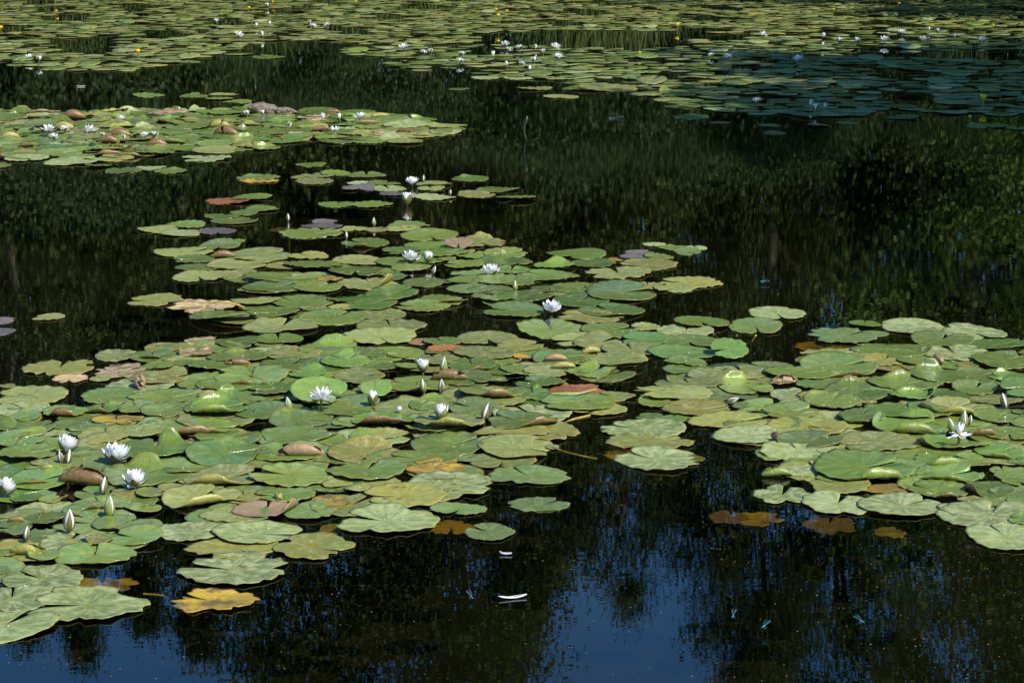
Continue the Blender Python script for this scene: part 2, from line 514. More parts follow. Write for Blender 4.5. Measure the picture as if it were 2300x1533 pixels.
protos = [
 make_tree('broadleaf_tree', 11, 18, 4.6, 3.0, 260, 290, 0.145, M_LEAF[0], M_BARK, 'broad', 1.0),
 make_tree('broadleaf_tree', 23, 18, 4.0, 4.0, 220, 290, 0.135, M_LEAF[3], M_BARKP, 'broad', 0.85),
 make_tree('spruce_tree', 5, 18, 2.9, 1.5, 220, 270, 0.13, M_LEAF[1], M_BARK, 'spire', 0.62),
 make_tree('broadleaf_tree', 41, 18, 4.2, 2.5, 120, 330, 0.135, M_LEAF[1], M_BARK, 'broad', 0.75),
]
LAB = {0: 'tall leafy green tree with a broad crown on the far bank', 1: 'olive leaved tree with a pale trunk on the far bank',
       2: 'dark pointed conifer on the far bank', 3: 'loose crowned dark green tree on the far bank'}
CATT = {0: 'tree', 1: 'tree', 2: 'tree', 3: 'tree'}
used = set()
def plant(k, az, D, el, wide=1.0, rz=0.0, lab=None, grp='trees on the far bank'):
    """a tree seen from the camera at azimuth az, distance D, its top mirrored at elevation el"""
    x, y = D * math.sin(R(az)), D * math.cos(R(az))
    h = D * math.tan(R(el)) - CAMH
    z = gz(x, y)
    s = (h - z) / 18.0
    S = (s * wide, s * wide, s)
    if k not in used:
        used.add(k)
        o = protos[k]
        o.location = (x, y, z); o.rotation_euler = (0, 0, rz); o.scale = S
        tag(o, lab or LAB[k], 'tree', grp)
        return o
    return copy_tree(protos[k], (x, y, z), rz, S, lab or LAB[k], grp)

rt = random.Random(3)
for (k, az, D, el, wd) in [
    (2, -16.5, 51, 19.0, 1.0), (2, -12.6, 49, 18.3, 0.8), (2, -11.2, 52, 18.9, 0.7), (2, -9.6, 50, 18.2, 0.85), (2, -8.2, 53, 18.9, 0.8), (2, -7.0, 49, 18.0, 0.7),
    (0, -4.9, 52, 21.5, 1.0), (0, -1.2, 50, 21.0, 0.95), (1, -2.8, 49, 18.5, 0.8), (1, 0.2, 53, 18.6, 0.7), (3, 2.9, 51, 18.1, 0.75), (0, 3.9, 58, 15.8, 0.8),
    (0, 6.6, 50, 20.6, 0.60), (3, 8.6, 53, 21.0, 0.9), (3, 11.6, 50, 21.2, 0.9), (1, 10.0, 58, 15.5, 1.0), (0, 7.0, 60, 15.0, 1.0), (0, 14.5, 52, 20.0, 1.0), (0, -20.5, 55, 19, 1.0), (1, -25, 52, 18, 1.1), (0, 18.5, 50, 20, 1.0),
    (0, -14, 62, 14.5, 1.2), (1, -9, 64, 14.2, 1.2), (0, -4.5, 63, 15.5, 1.2), (1, 1.0, 62, 15.2, 1.2), (0, -18.5, 66, 14, 1.2)]:
    plant(k, az, D, el, wd, rt.uniform(0, 6.28))

# undergrowth along the far bank
bush = make_tree('bank_bush', 77, 3.2, 2.4, 0.15, 100, 330, 0.075, M_LEAF[1], M_BARK, 'bush', 0.55)
tag(bush, 'rounded dark green bush at the edge of the far bank', 'bush', 'bushes along the far bank')
first = True
for i in range(22):
    x = -22 + i * 1.75 + rt.uniform(-.5, .5)
    y = 45.8 + rt.uniform(0, 2.2)
    if x > 5: y -= (x - 5) * 0.35
    s = rt.uniform(0.7, 1.5)
    if first:
        bush.location = (x, y, gz(x, y)); bush.scale = (s, s, s); first = False
    else:
        copy_tree(bush, (x, y, gz(x, y)), rt.uniform(0, 6.28), (s * rt.uniform(.9, 1.3), s * rt.uniform(.9, 1.3), s))

thick = make_tree('bank_thicket', 79, 8.0, 4.0, 0.3, 150, 330, 0.115, M_LEAF[0], M_BARK, 'bush', 0.8)
for i in range(17):
    x = -24 + i * 2.9 + rt.uniform(-.8, .8)
    y = 50 + rt.uniform(0, 2.5) - max(0, x - 5) * .25
    s = rt.uniform(0.75, 1.1)
    if i == 0:
        thick.location = (x, y, gz(x, y)); thick.scale = (s, s, s)
        tag(thick, 'tall rounded thicket behind the bushes of the far bank', 'bush', 'thickets behind the far bank')
    else:
        copy_tree(thick, (x, y, gz(x, y)), rt.uniform(0, 6.28), (s, s, s * rt.uniform(.8, 1.2)))

# trees on the right bank: their branches overhang, mirror in the water and shade the far pads
w = make_tree('bank_willow', 61, 12.5, 4.6, 1.3, 170, 240, 0.105, M_LEAF[2], M_BARK, 'broad', 0.80, 0.12)
w.location = (8.6, 33.0, gz(8.6, 33.0)); w.rotation_euler = (0, 0, 0.6)
tag(w, 'fresh green willow leaning over the water from the side bank', 'tree', None)
w2 = make_tree('bank_alder', 67, 13.5, 4.2, 1.6, 150, 230, 0.11, M_LEAF[1], M_BARK, 'broad', 0.85, 0.1)
w2.location = (12.5, 37.5, gz(12.5, 37.5))
tag(w2, 'dark green alder on the side bank behind the willow', 'tree', None)
ov = make_tree('bank_sallow', 63, 3.2, 2.6, 0.75, 100, 280, 0.08, M_LEAF[2], M_BARK, 'broad', 0.5, 0.05)
ov.location = (8.3, 29.3, gz(8.3, 29.3))
tag(ov, 'low fresh green sallow hanging over the water beside the willow', 'shrub', None)
sh = make_tree('bank_oak', 91, 11.0, 3.9, 2.6, 280, 170, 0.22, M_LEAF[0], M_BARK, 'broad', 0.95)
sh.location = (11.9, 13.2, gz(11.9, 13.2))
tag(sh, 'broad oak on the side bank that shades the far pads', 'tree', None)
for (x, y, rz, s, lab) in [(9.9, 9.9, 2.0, .88, 'smaller oak on the side bank nearest the viewer'), (14.0, 16.6, 4.1, .92, 'oak set back on the side bank behind the broad oak')]:
    copy_tree(sh, (x, y, gz(x, y)), rz, s, lab, None)

# reeds along the banks
rng = np.random.default_rng(8)
nr = 9000
rx = rng.uniform(-26, 8, nr)
ry = np.interp(rx, [-27, -16, -6, 2, 7, 8], [45, 43, 44.5, 43.5, 40, 39]) + rng.normal(0.1, 0.45, nr)
rh = rng.uniform(0.5, 1.7, nr) * (0.7 + 0.5 * np.sin(rx * 0.9) ** 2)
ra = rng.uniform(0, math.pi, nr)
lx, ly = rng.normal(0, .16, nr) * rh, rng.normal(0, .16, nr) * rh
rw = 0.016
z0 = np.minimum(0, sheight(rx, ry)) - 0.02
z0 = np.where(sheight(rx, ry) > 0, sheight(rx, ry) - 0.03, z0)
dx, dy = np.cos(ra) * rw, np.sin(ra) * rw
V = np.stack([np.stack([rx - dx, ry - dy, z0], -1), np.stack([rx + dx, ry + dy, z0], -1),
              np.stack([rx + dx * .7 + lx * .4, ry + dy * .7 + ly * .4, z0 + rh * .6], -1), np.stack([rx - dx * .7 + lx * .4, ry - dy * .7 + ly * .4, z0 + rh * .6], -1),
              np.stack([rx + dx * .15 + lx, ry + dy * .15 + ly, z0 + rh], -1), np.stack([rx - dx * .15 + lx, ry - dy * .15 + ly, z0 + rh], -1)], 1).reshape(-1, 3)
b6 = np.arange(nr)[:, None] * 6
F = np.concatenate([b6 + np.array([[0, 1, 2, 3]]), b6 + np.array([[3, 2, 4, 5]])])
tag(obj('reeds', mesh_np('reeds', V, F, [M_REED], smooth=False)), 'dense band of upright green reeds lining the far bank', 'reeds', None, 'stuff')
# ------------------------------------------------------------------ lily pads
# traced from enlarged crops of the photograph: centre, width, height (crop pixels), kind, notch bearing, curl, stacking bias
# curl letters: n/f/l/r lip rolled at the near/far/left/right rim, F far rim lifted, N broad near roll, T tilted up at the back,
#               S rolled into a spindle lying across, C rolled into a cone lying away, U under the surface, X ragged, V folded
PADS = {
(0, 1100, 3.832): """
100 950 640 230 p 100
30 1170 830 300 p 60
755 995 970 285 p 186 X 30
370 772 660 215 p 150
880 770 560 120 o - XU
0 705 170 140 g -
820 568 665 175 g 100 n
850 455 260 190 y 30 V 60
240 570 300 110 y - S 70
380 590 260 150 g 90 V 75
40 560 230 150 g -
1155 432 480 135 g 150
1060 312 500 125 g 60 n
1270 317 245 95 g -
600 458 470 210 p 80
380 405 270 170 g 20
120 340 300 110 g - n
170 248 400 150 g 200 nr
390 275 340 120 g -
230 90 260 160 g 80 lr
460 98 250 190 g 60 Vr 40
880 142 470 135 g 120 n
720 195 330 150 g - n
1235 172 280 155 g 40
1285 52 215 110 e -
1640 370 545 150 p 10
""",
(400, 1100, 3.832): """
690 380 705 220 p 350
480 508 790 165 y - X -90
1160 495 620 220 y 335 X
470 690 893 270 p 165 X
310 960 690 190 o - X
490 228 550 135 e 20 X
760 190 560 130 k 90 V 70
1130 200 405 185 a 40
1290 118 340 135 o - - -60
920 62 500 130 g 200
570 60 290 100 y -
870 100 140 90 y - C 60
1795 272 840 225 p 160 X
1340 290 250 100 y - XU
""",
(400, 800, 3.832): """
1620 1008 640 185 g 75
1570 1095 650 150 e - - -80
980 1055 700 190 g 165
400 1055 680 185 e 30 n
190 1225 640 180 e 60 N
410 862 640 195 g 15 Fr
950 842 700 170 g 100
1050 872 380 150 k - S 60
1600 850 610 170 y 30 f
1470 738 480 120 g 100 f -40
1050 690 635 145 g 30
1770 676 385 92 e 200
1440 590 220 100 g -
1060 562 550 125 g 350
650 512 290 135 q 100
330 470 540 180 q 20 Fn
440 712 570 120 g 60
1210 385 460 265 q 330 T
1700 335 260 190 q 100 T
1560 300 110 90 g -
1150 262 260 90 g - F
830 300 410 120 g 200 X
430 260 505 125 g 20
450 355 300 90 q - F
650 402 215 70 g -
270 375 200 80 k - S 40
640 195 610 150 g 100 nX
1110 155 325 115 q - F
960 95 470 120 g 60
1565 188 400 165 e 20 X
""",
(800, 800, 3.832): """
270 92 195 110 g -
450 102 200 100 g -
530 255 520 175 g 160
950 212 440 110 g - - 20
800 217 300 62 b - S 50
1180 208 250 110 g -
1000 95 400 140 g 100 n
690 48 360 95 e -
1180 75 160 70 g -
1395 125 290 130 g 60
1630 148 370 135 e 200
1590 245 415 110 g 150
1525 345 320 150 g 100 F
1160 338 540 145 g 130 n
950 300 120 60 g -
1190 412 520 110 e 170 - -30
660 422 395 185 g 20 F
1030 465 440 120 g 160
800 588 600 145 e 170 n
1440 565 610 150 g 150 n
1340 655 600 110 y - - -60
790 772 620 235 g 20
1380 795 640 245 e 340
1690 795 110 55 e -
240 560 560 135 g 20 n
570 895 610 110 g -
690 980 485 150 o - - 20
960 885 340 60 a - - -40
810 1115 695 200 p 280 X
420 1215 685 195 y 190 X
880 1320 465 100 a -
820 1420 350 135 o - XU
1490 1035 670 150 a 120 X
1565 1280 485 120 a 30 X
1148 1513 420 155 a 150
""",
(1200, 800, 3.832): """
375 412 635 155 g 195
540 458 500 120 y - - -40
680 352 360 85 y - - -30
370 305 450 92 m 20 - -60
495 148 430 145 g 60 FV
250 115 190 75 y - S 50
185 50 190 62 k - S 60
720 55 480 115 e 20
940 634 707 157 p 150
1000 742 735 125 y 30 X -60
745 812 270 90 o - XU
1083 897 713 185 p 145 X
990 530 230 85 q - - -20
1200 545 220 120 q - - -30
1180 335 695 130 e 160 X
1330 250 540 120 e 100 X
1510 195 370 95 e -
1040 405 300 90 g - - -60
1415 467 615 130 y 20 X
1310 62 370 75 g -
1390 122 520 95 g -
""",
(1550, 850, 3.832): """
470 85 455 190 g 300 F
350 382 700 110 y 20 X
560 305 285 90 g -
430 240 150 60 g -
860 292 470 145 g 20 l
1010 432 660 155 y 280
515 505 630 148 p 20
1005 562 620 120 g 30 l
930 640 655 130 p 100 X
1610 562 740 160 e 200
1490 790 820 300 q 20 n 40
920 795 350 160 p 30 X
740 842 245 95 q - S
1290 915 520 170 y 150
1710 962 410 85 o - - -60
790 1008 470 205 p 70 X
590 1145 400 120 o - XU
330 1140 330 110 b - XU
1200 1215 430 180 b - XU
1720 1270 260 130 o - XU
""",
(1800, 850, 3.832): """
310 1080 570 215 p 65 X
850 1100 690 195 p 35
1185 970 490 160 g 160 n
1605 972 425 185 g 150 l
1880 1080 220 110 g -
1620 1190 830 230 p 70
1770 1370 640 290 p 110
1900 1230 240 170 g 150
1575 1068 450 90 e - - -50
1265 835 580 150 q 20 n
1180 722 400 155 q 80 N
1455 730 340 140 g 150
1700 645 400 170 q 30 Fn
1890 735 210 130 g -
1735 805 215 80 g - - -20
1850 905 250 120 g - - -30
1295 575 600 130 g 40 l
930 420 620 180 q 20 lFn
510 350 390 180 q 60 ln
1300 270 530 160 e 30 ln
1690 350 400 105 g -
1520 455 400 130 g 200 n
1790 490 440 120 g -
930 300 740 150 g 90
960 165 410 165 q 20 FV
1290 168 330 140 g 20 l
1500 95 395 125 g 60 Fr
890 52 620 115 g 20 F
540 40 165 95 y - V
470 138 510 150 g 30 F
250 205 470 150 g 100
1890 150 350 280 q 200 T
1890 298 160 70 g -
""",
(1600, 620, 3.832): """
553 325 475 126 p 275
370 445 452 125 g 270
1313 415 269 68 g 80
1110 518 570 140 a 30 X
960 575 460 92 o - XU
1385 503 240 58 a -
1540 645 690 145 g 160
1050 683 565 118 e 10 X
1090 800 640 190 g 20
1475 738 345 135 y 60 X
1735 742 285 100 g 100
760 858 590 120 g 20
250 842 500 100 e - - -30
615 932 235 58 t - S
980 955 500 100 g 30
690 1035 370 125 p -
1310 905 165 130 y - V
1030 1090 460 185 g 60 F
140 690 330 150 q 200 T
""",
(1860, 640, 4.3545): """
835 415 592 150 p 320
1430 470 573 144 p 285
1110 548 575 135 g 60
1650 602 620 120 q 20
1240 680 660 155 p 100
1710 755 570 210 g 30
1080 770 190 110 k - C 40
1075 905 530 155 g 60 F
1450 900 470 140 g 20
1770 920 370 190 q 150 F
1330 790 170 80 y - V
""",
(1150, 500, 3.832): """
553 278 497 90 g 250
1095 259 242 42 v -
1035 299 232 42 v -
1266 301 235 47 g -
1225 191 196 38 p 260
1380 221 222 42 g -
1585 220 182 36 p 100
1508 259 230 42 g -
880 322 155 70 o - X -30
700 352 388 86 g 20
1165 366 470 92 y 200 X
915 438 542 97 e 100 X
360 374 340 114 q 20 F
320 465 490 92 g 150
1165 550 250 85 y -
1520 520 500 100 y 170 X
1385 573 320 66 e - X
535 567 420 95 g -
295 578 275 88 g 30
940 618 582 132 g 20
590 675 467 110 g 60
860 763 543 113 g 130
670 812 550 106 y 30 X -40
338 938 557 137 g 100
840 932 465 115 g 20
1148 900 245 98 e -
1635 868 463 125 g 275
1487 938 465 115 p 75
1525 1035 475 108 g 275
1145 1018 390 102 q -
560 1015 440 112 e 200
735 1048 410 112 e 30
1030 1098 510 116 e 100
445 1165 530 112 g 20
900 1192 515 118 e 150
1480 1130 590 92 q 10
675 1137 170 75 y - S 60
""",
(800, 580, 3.832): """
1180 352 390 96 g 100
1445 347 480 88 g 30
1355 460 493 110 g 165
1180 190 330 88 g 40
1385 205 320 92 g -
940 192 300 95 g 30
980 268 370 115 a 20
570 220 330 135 g 60
320 170 205 62 g -
310 315 460 125 g 30
755 362 400 78 g 20
570 420 445 92 g 170
292 590 557 130 e 100
215 490 420 90 e -
190 692 620 106 e 290
1130 695 500 128 e 280
740 728 310 76 g -
1420 758 385 95 y 30
575 720 250 95 b - - -30
790 787 370 56 m - - -40
1110 835 505 112 e 20
1420 862 140 60 o - X
370 830 250 120 g 200
""",
(400, 580, 3.832): """
882 188 565 98 g 20
810 265 480 88 g 30
1200 253 415 125 g 60
1523 126 485 112 g 275
1620 225 460 118 e 100 V
1300 182 200 65 o - X -30
660 380 400 102 e 30
1055 380 525 110 g 150
1180 440 215 70 y - - -20
1400 432 210 68 y -
1655 408 460 106 g 30
390 515 565 112 g 20
815 485 460 115 g 200
1335 518 582 117 g 60
890 588 600 125 e 80
865 700 400 102 g 100
780 742 240 60 g - - -20
510 730 365 135 g 330
205 720 290 112 t 20 X
165 828 300 120 t 100 nlrf 60
1330 788 550 128 q 30 F
985 832 495 96 y 200 X
1655 828 285 110 g 20
1440 898 400 115 q 60 F
530 862 525 122 g 30 F
330 950 480 110 g 60
510 938 205 76 b - S 30
""",
(0, 620, 3.832): """
1010 692 360 120 e 20
1310 700 360 130 g 100
1615 762 240 116 g 60
1350 790 285 82 g -
1425 625 340 102 y 20
1040 828 425 128 t 30 X
510 792 600 140 y 90 X
605 888 285 80 t - X
1370 888 500 110 y 20
870 890 180 60 e -
1210 962 230 90 t - C 30
960 1042 500 135 g 350
1460 1050 640 130 g 20
270 1040 600 190 e 185
200 1150 460 115 p -
560 1182 370 130 g 60 n
880 1155 300 130 g 100 nf
1175 1140 300 92 g -
1430 1168 420 120 g 30
1010 1248 430 82 o - - -30
225 1218 240 140 g - F
40 1308 260 160 g 20 F
320 1322 320 175 g 30
580 1290 260 110 g -
760 1338 350 155 q 200 l
900 1390 430 200 y 100 X
1230 1350 390 120 e 30
420 660 10 10 g -
60 945 130 42 y -
418 358 262 62 e 170 X
0 388 240 75 v 20
0 482 245 72 v 150
""",
(0, 800, 3.832): """
1640 628 830 165 g 350 n
1340 815 600 205 q 100 F
1250 1030 720 215 g 60 F
690 835 270 155 g -
240 850 520 210 g 20
170 720 480 120 g - F
420 962 380 100 e - n
755 1005 220 110 g -
660 1022 150 70 b - S 30
330 1080 520 190 q 30 F
720 1108 420 85 b - S 80
845 1030 180 62 q - F
790 1195 300 90 q -
1100 1190 260 100 y -
1285 1195 215 115 g -
10 1140 200 90 g - n
""",
(280, 350, 3.832): """
698 25 415 52 p 200 X
230 105 240 42 p -
390 137 270 46 g -
25 130 240 42 g -
1602 80 250 52 g 285 X
1150 190 360 44 g 20
1150 216 330 40 o - - -20
1660 172 290 38 e -
1815 158 252 68 g 270
1510 190 165 58 y -
1640 222 320 54 e 30
895 393 365 55 m 20
1100 369 345 52 g 350
1187 458 285 50 g 20
1025 495 215 40 g -
845 522 320 52 g 80
942 564 385 56 g 30
512 597 355 58 g 200
285 635 333 56 e 20 X
490 671 345 54 p 350
800 652 320 60 v 280
1365 607 225 44 b - U
1720 568 210 36 v -
1700 608 340 48 v -
1620 672 545 84 g 10 X
848 736 160 48 g -
976 736 123 42 g -
822 783 345 60 g 270
500 830 500 82 e 20
595 897 340 96 g 200
1000 930 565 98 e 350
850 880 210 56 m - S 50
1150 858 540 110 e 30
1585 865 330 82 y - X
1630 950 475 82 g 20
635 1042 430 130 e 290
890 1030 270 112 e -
1025 1005 230 62 e -
265 1245 435 100 y 185 X
670 1300 550 112 t 60 X
""",
(680, 350, 3.832): """
548 168 296 46 g -
500 238 215 36 p -
700 240 265 46 g -
490 280 305 52 v 270
750 287 270 44 p -
770 329 220 40 v -
292 421 292 58 g 85
595 421 327 88 g 330
1125 246 292 50 e 20
1105 284 230 38 e -
1140 357 346 56 p 20
1440 200 318 46 g -
1680 291 348 50 g 150
1497 335 317 52 y 20
1840 367 330 52 g -
912 597 345 54 g 20
862 633 315 48 e -
450 633 235 72 y -
640 640 205 66 y -
1090 687 480 88 g 285
538 754 387 94 g 150
1080 777 395 72 g 20
1530 747 420 116 y 290 f
1340 795 225 140 k 270 T 30
850 825 320 52 g -
1210 842 420 92 g 20
1440 858 290 74 g 60
775 912 300 72 g 20
930 970 340 72 g 30
1390 940 330 82 g 170
1240 895 155 44 g -
1745 853 370 84 g 20
1710 914 400 90 g 60 F
1790 992 330 70 g -
""",
(0, 0, 3.832): """
-10 1435 200 52 g -
850 1430 220 46 g -
1032 1475 245 48 g 100
1010 1350 235 56 e -
1240 1300 370 62 y 20 X
620 1392 470 72 p 30 X
230 1368 350 58 p -
840 1310 190 50 g -
1280 828 255 26 g -
1665 830 230 26 g -
""",
(450, 0, 3.832): """
1020 956 345 52 g 20
1390 986 320 52 g 30
1750 1020 320 60 g -
1470 1062 380 56 g -
1180 1220 300 58 g 20
1450 1218 290 56 g 30
1600 1150 400 52 e -
200 822 250 24 e -
160 852 230 28 g -
320 879 240 24 g -
590 498 265 30 g -
330 470 235 36 g -
640 1010 420 52 g -
860 1182 280 76 g 30
1000 1000 330 50 g -
""",
(850, 0, 3.832): """
590 1090 330 48 e -
570 1140 290 44 p -
230 1222 315 44 e -
690 770 175 24 g -
1340 764 305 30 e -
1570 836 300 32 e -
1760 766 330 36 g -
1700 715 205 20 g -
1690 670 290 48 p -
940 672 270 30 p -
1200 678 250 26 p -
""",
(1300, 0, 3.832): """
880 925 275 34 g -
800 862 300 36 e -
580 820 260 30 e -
860 748 260 32 g -
970 1015 290 44 g -
1215 1060 185 24 g -
1640 1085 190 24 g -
1690 1148 190 28 g -
250 770 490 40 e -
820 800 280 40 g -
1400 930 300 40 g -
""",
(1800, 0, 3.832): """
400 1065 180 24 g -
870 1018 270 28 g -
1600 1090 330 32 g -
1870 1110 200 32 g -
150 1085 190 24 g -
""",
}
RAG = {'g': .018, 'q': .012, 'e': .03, 'p': .035, 'y': .05, 'a': .04, 'o': .13, 't': .09, 'b': .08, 'k': .03, 'm': .04, 'v': .025}
UND = {'g': UND_R, 'q': UND_G, 'e': UND_Y, 'p': UND_R, 'y': UND_Y, 'a': UND_R, 'o': UND_Y, 't': UND_K, 'b': UND_R, 'k': UND_K, 'm': UND_R, 'v': UND_R}
specs = []
for (ox, oy, s), txt in PADS.items():
    for ln in txt.strip().splitlines():
        a = ln.split()
        cx, cy, w_, h_ = map(float, a[:4])
        if w_ < 15: continue
        specs.append(dict(px=ox + cx / s, py=oy + cy / s, w=w_ / s, h=h_ / s, t=a[4],
                          notch=None if a[5] == '-' else float(a[5]),
                          curl=a[6] if len(a) > 6 and a[6] != '-' else '', prio=float(a[7]) if len(a) > 7 else 0.0))
NTRACED = len(specs)

def inpoly(x, y, poly):
    c = False
    n = len(poly)
    for i in range(n):
        x1, y1 = poly[i]; x2, y2 = poly[i - 1]
        if (y1 > y) != (y2 > y) and x < (x2 - x1) * (y - y1) / (y2 - y1) + x1:
            c = not c
    return c

rp = random.Random(17)
ISLAND = [(-120, 250), (150, 251), (330, 247), (560, 245), (640, 254), (700, 250), (790, 254), (960, 274), (1020, 286), (1005, 297), (930, 308), (860, 316), (760, 314), (690, 311), (610, 322), (590, 338), (480, 340), (390, 338), (250, 358), (130, 352), (-120, 360)]
cells = []
tries = 0
while tries < 9000:
    tries += 1
    px, py = rp.uniform(-120, 1040), rp.uniform(244, 362)
    if not inpoly(px, py, ISLAND): continue
    x, y, t = ground(px, py)
    if any((x - a) ** 2 + (y - b_) ** 2 < 0.150 ** 2 for a, b_ in cells): continue
    cells.append((x, y))
    w_ = rp.uniform(0.20, 0.30) * FPX / t
    cu_ = rp.choices(['', 'n', 'f', 'F', 'T', 'S', 'l', 'r'], [40, 16, 4, 16, 4, 3, 6, 7])[0]
    if cu_ == 'S': w_ *= .62
    specs.append(dict(px=px, py=py, w=w_, h=0, t=rp.choices('gqepytbkm', [46, 20, 16, 8, 8, 1, 1, .6, .2])[0], notch=None,
                      curl=cu_, prio=rp.uniform(-8, 8), auto=True))

FILLS = [(0.185, [(350, 790), (480, 765), (620, 780), (760, 780), (930, 800), (1150, 775), (1370, 815), (1380, 845), (1240, 890), (1225, 960), (1210, 1030), (1080, 1045), (1020, 1090), (950, 1140), (780, 1150), (700, 1165), (560, 1170), (430, 1170), (380, 1150), (340, 1180), (320, 1230), (120, 1270), (-60, 1290), (-60, 890), (120, 895), (200, 915), (300, 860)]),
         (0.185, [(1460, 885), (1620, 850), (1800, 800), (2000, 790), (2360, 790), (2360, 1150), (2220, 1170), (2100, 1105), (1900, 1085), (1740, 1070), (1740, 1015), (1640, 965), (1460, 915)]),
         (0.27, [(430, 600), (700, 590), (1000, 575), (1100, 575), (1270, 610), (1400, 640), (1380, 670), (1220, 680), (1010, 690), (760, 700), (600, 740), (500, 720), (620, 660), (460, 640)])]
for sep, poly in FILLS:
    xs, ys = [p[0] for p in poly], [p[1] for p in poly]
    for _ in range(5000):
        px, py = rp.uniform(min(xs), max(xs)), rp.uniform(min(ys), max(ys))
        if not inpoly(px, py, poly): continue
        x, y, t = ground(px, py)
        if any((x - a) ** 2 + (y - b_) ** 2 < sep ** 2 for a, b_ in cells): continue
        cells.append((x, y))
        specs.append(dict(px=px, py=py, w=rp.uniform(.17, .25) * FPX / t, h=0, t=rp.choices('geapy', [50, 20, 14, 8, 8])[0], notch=None, curl='', prio=-4000, auto=True, fill=True))

# height of whatever already lies on the water, so that each pad drapes over the ones below it
HC, HX0, HY0 = 0.01, -5.2, 3.6
HM = np.zeros((1500, 1040), np.float32)
def hs(x, y, r=1):
    i = np.clip(((y - HY0) / HC).astype(int), r, HM.shape[0] - 1 - r)
    j = np.clip(((x - HX0) / HC).astype(int), r, HM.shape[1] - 1 - r)
    m_ = HM[i, j]
    for a in range(-r, r + 1):
        for b_ in range(-r, r + 1):
            m_ = np.maximum(m_, HM[i + a, j + b_])
    return m_

